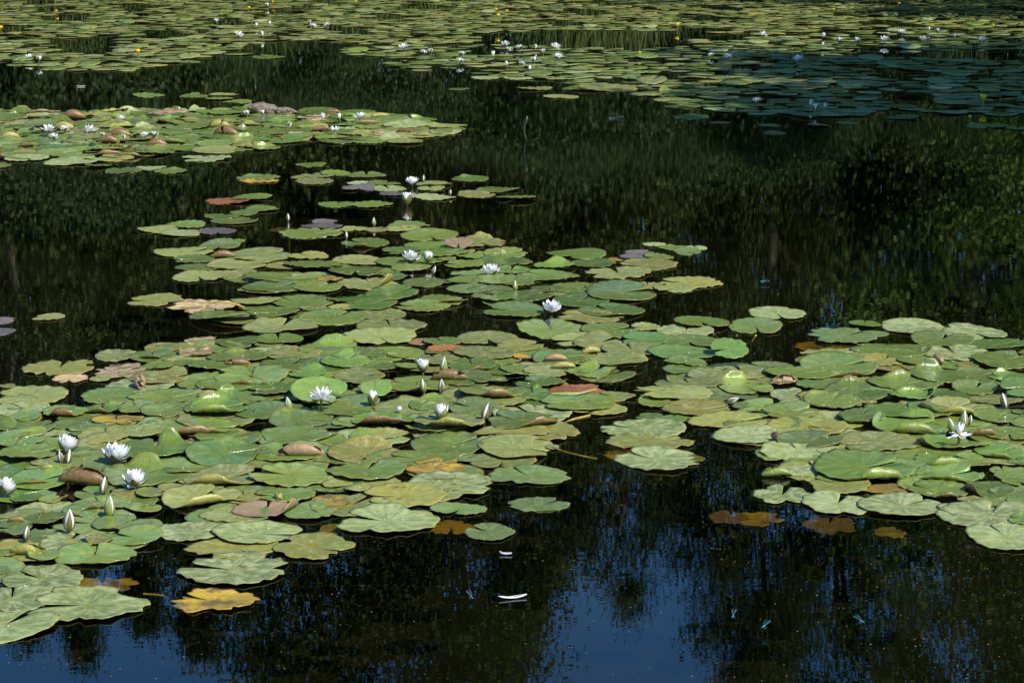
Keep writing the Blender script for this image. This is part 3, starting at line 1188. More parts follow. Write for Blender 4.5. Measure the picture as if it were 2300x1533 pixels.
def build_pad(sp, seed, na=46, nr=7):
    rg = np.random.default_rng(seed)
    X, Y, t = ground(sp['px'], sp['py'])
    rx = sp['w'] / 2 * t / FPX * 1.05
    if sp['h'] > 0:
        ry = (ground(sp['px'], sp['py'] - sp['h'] / 2)[1] - ground(sp['px'], sp['py'] + sp['h'] / 2)[1]) / 2
        lo, hi = (0.78, 1.25)
        if 'T' in sp['curl'] or 'V' in sp['curl'] or 'C' in sp['curl']: lo, hi = 0.75, 1.0
        if 'S' in sp['curl']: lo, hi = 0.62, 0.72
        ry = min(max(ry, rx * lo), rx * hi)
    else:
        ry = rx * rg.uniform(0.85, 1.1)
    notch = R(sp['notch']) if sp['notch'] is not None else rg.uniform(0, 2 * math.pi)
    hw = R(rg.uniform(2.0, 9.0))
    rag = RAG[sp['t']] + (0.055 if 'X' in sp['curl'] else 0)
    q = np.linspace(hw, 2 * math.pi - hw, na)
    th = notch + q
    Rr = np.ones(na)
    for k_ in range(2, 6):
        Rr += rg.normal(0, 0.022) * np.cos(k_ * th + rg.uniform(0, 6.28))
    sc_n = rg.integers(13, 19)
    Rr += rg.choice([0.0, 0.004, 0.010, 0.016]) * np.abs(np.sin(sc_n * q / 2 + rg.uniform(0, 3)))
    nz = rg.normal(0, 1, na); nz = nz * .7 + np.roll(nz, 1) * .3
    Rr += rag * 0.55 * nz
    nbite = rg.poisson(rag * 30 + .35)
    for _ in range(nbite):
        c0, wd, dp = rg.uniform(0, 6.28), rg.uniform(0.06, 0.22), rg.uniform(0.08, 0.34) * (1 if rag > .05 else .5)
        Rr -= dp * np.exp(-((q - c0) / wd) ** 2)
    edge = np.minimum(q - q[0], q[-1] - q)
    Rr *= 1 - 0.20 * np.exp(-(edge / 0.16) ** 2)          # rounded lobes beside the notch
    Rr = np.clip(Rr, 0.35, 1.15)
    rho = np.array([0.14, 0.32, 0.50, 0.66, 0.80, 0.92, 1.0])[:nr]
    lx = rho[:, None] * (Rr * rx * np.cos(th))[None]
    ly = rho[:, None] * (Rr * ry * np.sin(th))[None]
    zf = hs(X + lx, Y + ly, 1) + 0.0022
    z0 = hs(np.array([X]), np.array([Y]), 1)[0] + 0.0022
    z = zf.copy()
    for _ in range(10):
        zz = z.copy()
        zz[1:-1] = (z[:-2] + z[2:] + z[1:-1]) / 3
        zz[:, 1:-1] = (zz[:, :-2] + zz[:, 2:] + zz[:, 1:-1]) / 3
        zz[-1] = (z[-1] + z[-2]) / 2
        zz[0] = (z[0] + z[1] + z0) / 3
        z = np.maximum(zz, zf)
    z = np.minimum(z, 0.026)
    z0 = max(z0, min(float(z[0].min()), 0.026) - 0.001)
    z0 = min(z0, 0.026)
    under = 'U' in sp['curl']
    # stamp for the pads that come on top
    if not under:
        ii = np.clip(((Y + ly - HY0) / HC).astype(int), 1, HM.shape[0] - 2)
        jj = np.clip(((X + lx - HX0) / HC).astype(int), 1, HM.shape[1] - 2)
        for a in (-1, 0, 1):
            for b_ in (-1, 0, 1):
                np.maximum.at(HM, (ii + a, jj + b_), z.astype(np.float32))
        np.maximum.at(HM, (np.clip(int((Y - HY0) / HC), 1, HM.shape[0] - 2), np.clip(int((X - HX0) / HC), 1, HM.shape[1] - 2)), np.float32(z0))
    rm = min(rx, ry)
    z = z + (rho[:, None] ** 3) * rg.uniform(0.0005, 0.0022) * np.cos(sc_n * q + 1)[None] * rm / 0.1
    z = z + (rho[:, None] ** 2) * (rg.uniform(-0.001, 0.005) * np.cos(2 * th + rg.uniform(0, 6)) + rg.uniform(0, 0.004) * np.cos(th + rg.uniform(0, 6)) + 0.003)[None] * rm / 0.1
    # rolled and lifted rims
    rolls = []
    cu = sp['curl']
    A = {'n': R(270), 'f': R(90), 'l': R(180), 'r': R(0)}
    for ch in cu:
        if ch in A: rolls.append((A[ch] + rg.normal(0, .25), rg.uniform(.72, .84), min(rm * rg.uniform(.11, .17), .0125)))
        if ch == 'N': rolls.append((R(270) + rg.normal(0, .25), .66, min(rm * .14, .015)))
        if ch == 'F': rolls.append((R(90) + rg.normal(0, .3), rg.uniform(.74, .84), min(.017, rm * rg.uniform(.12, .17))))
        if ch == 'S':
            rolls.append((R(270) + rg.normal(0, .12), .10, rm * .27)); rolls.append((R(90), .10, rm * .27))
        if ch == 'C':
            rolls.append((R(200) + rg.normal(0, .2), .12, rm * .30)); rolls.append((R(10), .02, rm * .30))
        if ch == 'V':
            a0 = R(rg.choice([200, 340, 250, 160])); rolls.append((a0, .55, rm * .28))
    if not cu and sp['t'] in 'gqek' and rg.uniform() < 0.45:
        rolls.append((R(rg.choice([270, 250, 290, 90, 60, 120, 0, 180])) + rg.normal(0, .2), rg.uniform(.80, .9), rm * rg.uniform(.15, .4)))
    px_, py_ = lx.copy(), ly.copy()
    for (a0, d, ro) in rolls:
        nx, ny = math.cos(a0), math.sin(a0)
        sup = math.hypot(rx * nx, ry * ny)
        s_ = px_ * nx + py_ * ny - d * sup
        m_ = s_ > 0
        if 'S' in cu or 'C' in cu:      # the roll tapers towards both ends
            al = np.clip((-px_ * ny + py_ * nx) / max(math.hypot(rx * ny, ry * nx), 1e-6), -1, 1)
            ro = ro * (0.30 + 0.70 * (1 - al ** 2))
        tt = np.minimum(np.maximum(s_, 0) / ro, 5.2)
        grow = 1 + 0.10 * tt
        ds = np.where(m_, ro * grow * np.sin(tt) - s_, 0)
        px_ = px_ + nx * ds
        py_ = py_ + ny * ds
        z = z + np.where(m_, ro * grow * (1 - np.cos(tt)), 0)
    cz = 0.0
    if not under and sp['t'] in 'gqe' and not sp.get('fill') and 'T' not in cu and rg.uniform() < .5:
        ta, ts = rg.uniform(0, 6.28), rg.uniform(.015, .085)
        z = z + ts * (px_ * math.cos(ta) + py_ * math.sin(ta) + rm * .8)
        cz += ts * rm * .8
    if 'T' in cu:
        k_ = 0.10 if sp.get('auto') else 0.34
        z = z + (py_ + ry) * k_ * 0.9 + 0.004
        cz += ry * k_ * 0.9 + 0.004
        py_ = py_ * 0.93
    if under:
        z = z * 0.4 - rg.uniform(0.006, 0.02); cz -= 0.016
    V = np.zeros((1 + na * nr, 3))
    V[0] = (0, 0, z0 * (0.4 if under else 1) + cz)
    V[1:, 0] = px_.ravel(); V[1:, 1] = py_.ravel(); V[1:, 2] = z.ravel()
    uv = np.zeros((1 + na * nr, 2))
    uv[0] = (0.5, 0)
    uv[1:, 0] = np.tile(q / (2 * math.pi), nr)
    uv[1:, 1] = np.repeat(rho, na)
    F = []
    for k_ in range(nr - 1):
        b0 = 1 + k_ * na
        j = np.arange(na - 1)
        F.append(np.stack([b0 + j, b0 + na + j, b0 + na + j + 1, b0 + j + 1], 1))
    j = np.arange(na - 1)
    F.append(np.stack([np.zeros(na - 1, int), 1 + j, 2 + j, 2 + j], 1))
    F = np.concatenate(F)
    return X, Y, V, F, uv, rx, ry

def pad_mesh(V, F, uv, mats):
    me = bpy.data.meshes.new('lily_pad')
    fs = [tuple(f) if f[2] != f[3] else tuple(f[:3]) for f in F.tolist()]
    me.from_pydata(V.tolist(), [], fs)
    for m_ in mats: me.materials.append(m_)
    l = me.uv_layers.new(name='UVMap')
    li = np.zeros(len(me.loops), np.int32)
    me.loops.foreach_get('vertex_index', li)
    l.data.foreach_set('uv', uv[li].astype(np.float32).ravel())
    me.polygons.foreach_set('use_smooth', np.ones(len(me.polygons), bool))
    return me

specs.sort(key=lambda s: s['py'] + s['prio'])
def pad_name(sp):
    if 'S' in sp['curl'] or 'C' in sp['curl']: return 'rolled_leaf'
    if sp['t'] in 'otbm': return 'withered_lily_pad'
    return 'lily_pad'
order = sorted((i for i in range(len(specs)) if not specs[i].get('fill') and pad_name(specs[i]) == 'lily_pad'), key=lambda i: -specs[i]['w'])
single = set(order[:300]) | {i for i in range(len(specs)) if not specs[i].get('auto') and pad_name(specs[i]) != 'lily_pad'}
COLN = {'g': 'fresh green', 'q': 'bright glossy green', 'p': 'pale silt-dusted green', 'y': 'yellow-olive', 'e': 'yellowish green', 'a': 'dark algae-speckled green',
        'o': 'decaying orange-yellow', 't': 'withered tan', 'b': 'dead brown', 'k': 'upturned pinkish', 'm': 'maroon', 'v': 'purplish'}
pad_objs = []
stuffV, stuffF, stuffU, stuffM = [], [], [], []
soff = 0
MATLIST = list(PADM.keys())
for i, sp in enumerate(specs):
    X, Y, V, F, uv, rx, ry = build_pad(sp, 1000 + i)
    if i in single:
        o = obj(pad_name(sp), pad_mesh(V, F, uv, [PADM[sp['t']], UND[sp['t']]]), None, (X, Y, 0))
        md = o.modifiers.new('thickness', 'SOLIDIFY')
        md.thickness = 0.0014
        md.offset = -1
        md.material_offset = 1
        md.material_offset_rim = 0
        pad_objs.append((o, sp, X, Y, rx))
    else:
        stuffV.append(V + np.array([X, Y, 0])); stuffF.append(F + soff); stuffU.append(uv)
        stuffM.append(np.full(len(F), MATLIST.index(sp['t'])))
        soff += len(V)

# ------------------------------------------------------------------ the far carpet of pads (past the 300 that show largest)
Z1 = [(-160, -45), (2460, -45), (2460, 62), (2300, 62), (1900, 66), (1700, 80), (1500, 70), (1240, 68), (1080, 75), (1050, 96), (870, 106), (800, 98), (640, 90), (590, 93), (480, 122), (300, 160), (160, 160), (-160, 154)]
Z2 = [(780, 110), (830, 104), (1000, 106), (1100, 100), (1300, 110), (1470, 114), (1540, 100), (1560, 92), (1700, 86), (2050, 64), (2460, 66), (2460, 266), (2150, 256), (2000, 250), (1900, 262), (1700, 262), (1620, 254), (1530, 238), (1480, 210), (1350, 200), (1250, 180), (1060, 168), (950, 160), (880, 148), (880, 128), (790, 126)]
HOLES = [[(100, 88), (190, 86), (260, 100), (250, 112), (130, 112), (95, 100)], [(210, 80), (270, 78), (280, 108), (180, 110)],
         [(60, 18), (140, 15), (150, 27), (70, 30)], [(0, 15), (60, 14), (60, 24), (0, 26)], [(280, 17), (330, 17), (330, 28), (270, 28)], [(370, 24), (400, 20), (400, 40), (370, 36)],
         [(880, 10), (980, 6), (1010, 22), (880, 24)], [(90, 36), (140, 36), (140, 50), (80, 48)], [(640, 12), (730, 14), (720, 24), (640, 24)], [(470, 44), (520, 42), (520, 52), (460, 54)],
         [(950, 76), (1010, 80), (1000, 86), (900, 88)], [(2050, 115), (2300, 112), (2300, 138), (2080, 130)], [(1900, 112), (2100, 112), (2060, 130), (1910, 124)],
         [(1970, 172), (2060, 174), (2120, 195), (2000, 182)], [(1480, 160), (1560, 165), (1540, 182), (1400, 176)], [(1560, 225), (1600, 228), (1590, 250), (1550, 246)],
         [(1850, 3), (1900, 2), (1900, 10), (1850, 10)], [(2080, 232), (2140, 234), (2140, 246), (1980, 240)], [(1500, 70), (1560, 66), (1560, 88), (1500, 92)]]
holeset = []
grid = {}
def near_ok(x, y, d):
    gx_, gy_ = int(x / 0.3), int(y / 0.3)
    for a in (-1, 0, 1):
        for b_ in (-1, 0, 1):
            for (u, v) in grid.get((gx_ + a, gy_ + b_), ()):
                if (u - x) ** 2 + (v - y) ** 2 < d * d: return False
    return True
rf = random.Random(5)
y_far, y_near = ground(1150, -45)[1], ground(1150, 270)[1]
na = 15
for poly, sep, tries, typ in ((Z1, 0.165, 70000, ('gepya', [28, 42, 8, 20, 6])), (Z2, 0.175, 42000, ('gepya', [50, 26, 14, 6, 8]))):
    for _ in range(tries):
        y = rf.uniform(y_near - .3, y_far)
        x = rf.uniform(-0.27, 0.29) * y
        # back to photo pixels to test the outline of the raft
        dep = y * CP + CAMH * SP
        px = PW / 2 + FPX * x / dep
        py = PH / 2 - FPX * (y * SP - CAMH * CP) / dep
        if not inpoly(px, py, poly): continue
        if any(inpoly(px, py, hpoly) for hpoly in HOLES): continue
        gap = math.sin(x * 2.3 + y * .9) * math.sin(y * 1.35 - x * .7 + 1) + .6 * math.sin(x * 5.1 - y * 2.2) * math.sin(y * 3.7 + x)
        if gap > (.48 if poly is Z1 else .75): continue
        if not near_ok(x, y, sep * (1 if rf.random() < .8 else 1.35)): continue
        grid.setdefault((int(x / 0.3), int(y / 0.3)), []).append((x, y))
        r = rf.uniform(0.085, 0.140)
        tcode = rf.choices(typ[0], typ[1])[0]
        q0 = rf.uniform(0, 6.28)
        q = np.linspace(0.07, 2 * math.pi - 0.07, na) + q0
        rr = r * (1 + 0.05 * np.sin(3 * q + q0) + np.array([rf.gauss(0, .025) for _ in range(na)]))
        zc = rf.uniform(0.003, 0.012)
        tx, ty = rf.gauss(0, .012), rf.gauss(0, .009)
        cup = rf.choice([0.001, 0.002, 0.003, 0.006, -0.002])
        if rf.random() < .035: ty += rf.uniform(.06, .2); zc += ty * r
        if rf.random() < .03: ty -= rf.uniform(.06, .2); zc -= ty * r
        V = np.zeros((1 + 2 * na, 3)); U = np.zeros((1 + 2 * na, 2)); U[0] = (.5, 0)
        for kk, fr_ in ((0, 0.55), (1, 1.0)):
            sl_ = slice(1 + kk * na, 1 + (kk + 1) * na)
            V[sl_, 0] = fr_ * rr * np.cos(q); V[sl_, 1] = fr_ * rr * np.sin(q)
            V[sl_, 2] = cup * fr_ ** 3 + 0.002 * fr_ * np.sin(2 * q + q0)
            U[sl_, 0] = (q - q0) / 6.2832; U[sl_, 1] = fr_
        V[:, 2] += zc + V[:, 0] * tx + V[:, 1] * ty
        V[:, 2] = np.maximum(V[:, 2], 0.0015)
        V[:, 0] += x; V[:, 1] += y
        j = np.arange(na - 1)
        Fq = np.concatenate([np.stack([1 + j, 1 + na + j, 2 + na + j, 2 + j], 1), np.stack([0 * j, 1 + j, 2 + j, 2 + j], 1)]) + soff
        stuffV.append(V); stuffF.append(Fq); stuffU.append(U); stuffM.append(np.full(len(Fq), MATLIST.index(tcode)))
        soff += len(V)
sV, sF, sU, sM = np.concatenate(stuffV), np.concatenate(stuffF), np.concatenate(stuffU), np.concatenate(stuffM)
me = bpy.data.meshes.new('lily_pad_carpet')
tri = sF[:, 2] == sF[:, 3]
me.from_pydata(sV.tolist(), [], [tuple(f[:3]) if t_ else tuple(f) for f, t_ in zip(sF.tolist(), tri)])
for k_ in MATLIST: me.materials.append(PADM[k_])
for k_ in MATLIST: me.materials.append(UND[k_])
me.polygons.foreach_set('material_index', sM.astype(np.int32))
li = np.zeros(len(me.loops), np.int32); me.loops.foreach_get('vertex_index', li)
me.uv_layers.new(name='UVMap').data.foreach_set('uv', sU[li].astype(np.float32).ravel())
me.polygons.foreach_set('use_smooth', np.ones(len(me.polygons), bool))
co = obj('lily_pad_carpet', me)
md = co.modifiers.new('thickness', 'SOLIDIFY')
md.thickness = 0.0012; md.offset = -1; md.material_offset = len(MATLIST); md.material_offset_rim = 0
tag(co, 'dense far carpet of overlapping green lily pads covering the water', 'lily pads', None, 'stuff')
print('pads', NTRACED, len(specs), len(pad_objs), 'carpet verts', len(sV))
# ------------------------------------------------------------------ water lilies
def petal_geo(width, cup, tipcurl=0.0, ns=7, nt_=5, off=0.0):
    V = []
    for i in range(ns):
        s = i / (ns - 1)
        wd = width * (math.sin(math.pi * min(1, 0.06 + 0.94 * s) ** 0.85) ** 0.75 if s < 1 else 0.0)
        for j in range(nt_):
            t = -1 + 2 * j / (nt_ - 1)
            x = 0.14 * math.sin(math.pi * s) - cup * wd * t * t + tipcurl * s ** 3 + off
            V.append((x, t * wd, s))
    F = []
    for i in range(ns - 1):
        for j in range(nt_ - 1):
            a = i * nt_ + j
            F.append((a, a + 1, a + nt_ + 1, a + nt_))
    return V, F
pv, pf = petal_geo(0.245, 0.55)
ME_PETAL = mesh_np('petal', pv, pf, [M_PETAL])
pv, pf = petal_geo(0.18, 0.6, 0.06)
ME_PETAL2 = mesh_np('petal', pv, pf, [M_PETAL])
def sepal_mesh(m_out):
    a, fa = petal_geo(0.225, 0.5)
    b_, fb = petal_geo(0.225, 0.5, off=0.02)
    F = fa + [tuple(len(a) + i for i in reversed(f)) for f in fb]
    return mesh_np('sepal', a + b_, F, [M_PETAL, m_out], midx=[0] * len(fa) + [1] * len(fb))
ME_SEPAL = sepal_mesh(M_SEPAL)
ME_SEPALG = sepal_mesh(M_SEPALG)
sv, sf_ = [], []
rs = random.Random(2)
for i in range(34):
    a = i * 2.4; rr = 0.05 + 0.10 * (i / 34) ** .5; h = 0.42 - 0.10 * rr
    c, s_ = math.cos(a), math.sin(a)
    v, f = tube([(c * rr * .5, s_ * rr * .5, 0.02), (c * rr * 1.3, s_ * rr * 1.3, .25), (c * rr * 1.0, s_ * rr * 1.0, h)], [.014, .02, .006], 4)
    sf_ += [tuple(q + len(sv) for q in g_) for g_ in f]; sv += v
ME_STAMEN = mesh_np('stamens', sv, sf_, [M_STAMEN])
# closed bud: four sepals wrapped round a white core
def ovoid(r0, l, a0, a1, na_, ns=8, taper=0.8, zoff=0.0):
    V, F = [], []
    for i in range(ns):
        s = i / (ns - 1)
        rr = r0 * math.sin(math.pi * (0.08 + 0.915 * s ** taper)) ** 0.9
        for j in range(na_):
            a = a0 + (a1 - a0) * j / (na_ - 1)
            V.append((rr * math.cos(a), rr * math.sin(a), zoff + l * s))
    for i in range(ns - 1):
        for j in range(na_ - 1):
            a = i * na_ + j
            F.append((a, a + 1, a + na_ + 1, a + na_))
    return V, F
v, f = ovoid(0.225, 1.04, 0, 2 * math.pi, 13, 9)
ME_CORE = mesh_np('petals', v, f, [M_PETAL])
def budsepal(mt, half):
    V, F = [], []
    ns, nt_ = 9, 5
    for i in range(ns):
        s = i / (ns - 1)
        rr = 0.24 * math.sin(math.pi * (0.08 + 0.90 * s ** .8)) ** 0.9 + 0.004
        hw = half * (1.0 - 0.55 * s ** 2.6)
        for j in range(nt_):
            a = -hw + 2 * hw * j / (nt_ - 1)
            V.append((rr * math.cos(a), rr * math.sin(a), s * 0.99))
    for i in range(ns - 1):
        for j in range(nt_ - 1):
            a = i * nt_ + j
            F.append((a, a + 1, a + nt_ + 1, a + nt_))
    return mesh_np('sepal', V, F, [mt])
ME_BSEP = budsepal(M_SEPALG, 0.76)
ME_BSEP2 = budsepal(M_SEPAL, 0.60)
def stalk_mesh(h, lean, mt, r=0.0045):
    v, f = tube([(lean * .05, .03, -0.22), (lean * .02, .015, -0.1), (0, 0.004, -0.02), (0, 0, h)], [r * .8, r, r, r * .95], 7)
    return mesh_np('stalk', v, f, [mt])

def surf(X, Y):
    return float(hs(np.array([X]), np.array([Y]), 2)[0])

LANDMARKS = []
def water_lily(px, py, L, openness, stalk, label, lean=(0, 0), seed=0, name='water_lily', sep=ME_SEPAL, group=None, whorls=None):
    X, Y, t = ground(px, py)
    rr = random.Random(seed + int(px))
    z = surf(X, Y) * 0.6
    root = empty(name, (X, Y, z), (0, 0, 0))
    tag(root, label, 'water lily', group)
    obj('stalk', stalk_mesh(stalk + 0.004, rr.uniform(-1, 1), M_STALK), root)
    o = openness
    wh = whorls or [(4, 86, 1.0, 'sepal'), (6, 72, 1.03, 'petal'), (6, 52, 0.96, 'petal'), (5, 28, 0.84, 'petal')]
    hd = Matrix.Translation((0, 0, stalk)) @ Euler((lean[0], lean[1], 0)).to_matrix().to_4x4()
    ph = rr.uniform(0, 6.28)
    for wi, (n_, al, ln, kind) in enumerate(wh):
        for k_ in range(n_):
            az = ph + wi * 0.5 + 2 * math.pi * k_ / n_ + rr.uniform(-.09, .09)
            a = R(al * o + 7 - wi * 1.5) + rr.uniform(-.10, .10) * (0.3 + o)
            q = obj(kind, sep if kind == 'sepal' else (ME_PETAL if wi < 3 else ME_PETAL2), root)
            l = L * ln * rr.uniform(.93, 1.05)
            wsc = 1.0 + (1 - o) * 0.35
            q.matrix_local = hd @ Matrix.Rotation(az, 4, 'Z') @ Matrix.Translation((0.05 * L + 0.03 * L * (3 - wi), 0, 0.004 * wi)) @ Matrix.Rotation(a, 4, 'Y') @ Matrix.Diagonal((l, l * wsc, l, 1))
    if o > 0.45:
        q = obj('stamens', ME_STAMEN, root)
        q.matrix_local = hd @ Matrix.Diagonal((L, L, L, 1))
    return root

def lily_bud(px, py, L, stalk, label, lean=(0, 0), seed=0, white=0.5, group=None):
    X, Y, t = ground(px, py)
    rr = random.Random(seed + int(px))
    root = empty('water_lily_bud', (X, Y, surf(X, Y) * 0.6))
    tag(root, label, 'lily bud', group)
    obj('stalk', stalk_mesh(stalk + 0.004, rr.uniform(-1, 1), M_STALK), root)
    hd = Matrix.Translation((0, 0, stalk)) @ Euler((lean[0], lean[1], 0)).to_matrix().to_4x4()
    q = obj('petals', ME_CORE, root)
    q.matrix_local = hd @ Matrix.Diagonal((L, L, L, 1))
    me_ = ME_BSEP2 if white > 0.45 else ME_BSEP
    ph = rr.uniform(0, 6.28)
    for k_ in range(4):
        q = obj('sepal', me_, root)
        q.matrix_local = hd @ Matrix.Rotation(ph + k_ * math.pi / 2, 4, 'Z') @ Matrix.Translation((0.02 * L, 0, 0)) @ Matrix.Rotation(0.06 * white, 4, 'Y') @ Matrix.Diagonal((L, L, L, 1))
    return root

NEAR = [
 # px, py(base), petal length, openness, stalk, label, lean
 (722, 925, .046, .95, .035, 'wide open white water lily raised on a short stalk before a tilted pad', (-.25, 0)),
 (1239, 704, .050, .62, .004, 'cup shaped white water lily with brown sepals mirrored in dark water', (0, 0)),
 (1103, 621, .050, .72, .006, 'many petalled white water lily with a brown sepal at the edge of dark water', (-.1, -.1)),
 (922, 591, .048, .68, .008, 'open white water lily beside a yellowish half closed bud', (-.1, .1)),
 (261, 1042, .054, .50, .006, 'white water lily with two brown sepals over its own reflection', (-.05, .1)),
 (304, 1104, .044, .42, .010, 'cupped white water lily with one spread petal on a glossy pad', (0, .05)),
 (148, 1026, .046, .36, .012, 'half open white water lily with an olive sepal in front', (0, .25)),
 (992, 951, .042, .22, .012, 'half closed white water lily with olive sepals on a yellowish pad', (-.05, 0)),
 (950, 841, .040, .24, .010, 'half closed white water lily with green sepals spread like a goblet', (0, 0)),
 (836, 914, .040, .10, .008, 'closed white water lily standing tall with its reflection below', (0, .05)),
 (2153, 1010, .036, .98, .040, 'star shaped white water lily with long flat petals above a curled pad', (0, .0)),
 (926, 420, .048, .50, .010, 'white water lily mirrored in open water beside a small pale bud', (0, 0)),
 (914, 462, .062, .10, .006, 'tall closed white water lily mirrored in open water', (0, .02)),
 (960, 594, .044, .16, .010, 'half closed yellowish white lily beside an open water lily', (0, .15)),
 (12, 1119, .042, .34, .010, 'white water lily partly hidden by a curled leaf with brown edges', (0, .2)),
]
for i, (px, py, L, o_, st, lab, ln) in enumerate(NEAR):
    wh = [(4, 86, 1.05, 'petal'), (4, 80, 1.0, 'petal'), (4, 16, 0.95, 'petal'), (3, 8, .9, 'petal')] if 'star shaped' in lab else None
    water_lily(px, py, L, o_, st, lab, ln, i, sep=ME_SEPALG if ('green' in lab or 'yellowish' in lab) else ME_SEPAL, whorls=wh)
    LANDMARKS.append((*ground(px, py)[:2], 'the ' + {0: 'wide open lily on a tilted pad', 1: 'cup shaped lily with brown sepals', 2: 'many petalled lily', 3: 'open lily with a yellowish bud', 4: 'lily with two brown sepals', 5: 'cupped lily with one spread petal', 6: 'half open lily with an olive sepal', 7: 'half closed lily on a yellowish pad', 8: 'goblet shaped lily', 9: 'closed lily standing tall', 10: 'star shaped lily', 11: 'lily mirrored beside a pale bud', 12: 'tall closed lily mirrored in open water', 13: 'half closed yellowish lily', 14: 'lily behind a curled leaf'}[i]))
BUDS = [
 (155, 1204, .058, .010, 'white topped lily bud in olive sepals on a pale veined pad', (.05, .1), .6),
 (245, 1166, .056, .004, 'slender olive lily bud before a pad with a brown rolled rim', (0, .1), .4),
 (232, 1118, .048, .006, 'plump lily bud half olive half white beside a brown rolled leaf', (0, .15), .6),
 (996, 845, .056, .006, 'slim green lily bud beside the goblet shaped lily', (0, .08), .3),
 (952, 887, .046, .006, 'green lily bud with a pale insect on its tip', (0, -.1), .3),
 (992, 887, .044, .006, 'white and green striped lily bud above a far raised pad', (0, 0), .5),
 (1087, 949, .052, .004, 'tilted olive lily bud at the rim of a flat green pad', (0, .25), .5),
 (651, 931, .050, .004, 'yellow green lily bud standing in a dark gap beside the wide open lily', (0, -.15), .2),
 (1157, 657, .044, .004, 'small dark green lily bud standing among flat pads', (0, 0), .1),
 (971, 616, .036, .003, 'small white lily bud tilted in dark water below an open lily', (0, .4), .9),
 (2259, 922, .050, .006, 'cream lily bud standing in a dark gap under a tilted pad', (0, -.25), .7),
 (2141, 981, .046, .010, 'yellow green lily bud leaning away from the star shaped lily', (0, -.3), .4),
 (2161, 974, .056, .012, 'pointed yellow green lily bud behind the star shaped lily', (0, .1), .2),
 (2176, 960, .030, .006, 'tiny pale lily bud beside a pointed bud', (0, .2), .8),
 (840, 509, .042, .004, 'ochre lily bud with a pale tip on a yellow olive pad', (0, 0), .4),
 (952, 411, .036, .008, 'small pale bud beside the lily mirrored in open water', (0, 0), .9),
 (1010, 440, .032, .004, 'small white bud nodding above a silted pad in open water', (.2, .2), .9),
 (778, 538, .034, .004, 'tiny white bud at the rim of a ragged green pad', (0, 0), .9),
 (647, 497, .036, .003, 'tiny cream bud alone in dark open water', (0, 0), .8),
 (60, 1222, .036, .008, 'small white bud between a folded yellow leaf and green pads', (0, .1), .8),
 (140, 1045, .036, .004, 'left of two small twin buds under the half open lily', (0, -.2), .9),
 (152, 1046, .042, .004, 'olive edged twin bud under the half open lily', (0, .2), .6),
 (1633, 913, .040, .010, 'pale green lily bud lying on a yellow olive pad', (0, 1.2), .5),
]
for i, (px, py, L, st, lab, ln, wt) in enumerate(BUDS):
    if lab.startswith('left of two'): lab = 'pale twin bud beside an olive edged bud'
    lily_bud(px, py, L, st, lab, ln, i, wt)
# fallen white petals, half sunk
for i, (px, py, rz) in enumerate([(890, 926, .4), (903, 927, -.5), (287, 1106, 1.9)]):
    X, Y, t = ground(px, py)
    o = obj('fallen_petal', ME_PETAL, None, (X, Y, surf(X, Y) + 0.006), (R(70), .2, rz), (.034, .034, .034))
    tag(o, ['white petal standing up beside a dark green pad', 'small white petal lying at the rim of a dark green pad', 'loose white petal lying beside the cupped water lily'][i], 'petal')

# the flowers further out: one mesh each
def joined_flower(o_, seed, whorl=((4, 86, 1.0), (6, 70, 1.0), (5, 48, .95), (4, 22, .85))):
    rr = random.Random(seed)
    V, F, MI = [], [], []
    pv_, pf_ = petal_geo(0.2, 0.5, ns=5, nt_=3)
    for wi, (n_, al, ln) in enumerate(whorl):
        for k_ in range(n_):
            M_ = Matrix.Rotation(wi * .5 + 6.283 * k_ / n_ + rr.uniform(-.1, .1), 4, 'Z') @ Matrix.Translation((.06, 0, 0)) @ Matrix.Rotation(R(al * o_ + 6) + rr.uniform(-.1, .1), 4, 'Y') @ Matrix.Diagonal((ln, ln, ln, 1))
            F += [tuple(len(V) + i for i in f) for f in pf_]
            MI += [1 if wi == 0 and rr.random() < .6 else 0] * len(pf_)
            V += [tuple(M_ @ Vector(p)) for p in pv_]
    v, f = tube([(0, 0, -2.2), (0, 0, 0.05)], [.07, .08], 5)
    F += [tuple(len(V) + i for i in q) for q in f]; MI += [2] * len(f); V += v
    if o_ > .4:
        v, f = tube([(0, 0, .02), (0, 0, .35)], [.14, .05], 6)
        F += [tuple(len(V) + i for i in q) for q in f]; MI += [3] * len(f); V += v
    return mesh_np('water_lily', V, F, [M_PETAL, M_SEPAL, M_STALK, M_STAMEN], midx=MI)
FARM = [joined_flower(.85, 1), joined_flower(.6, 2), joined_flower(.28, 3), joined_flower(.08, 4)]
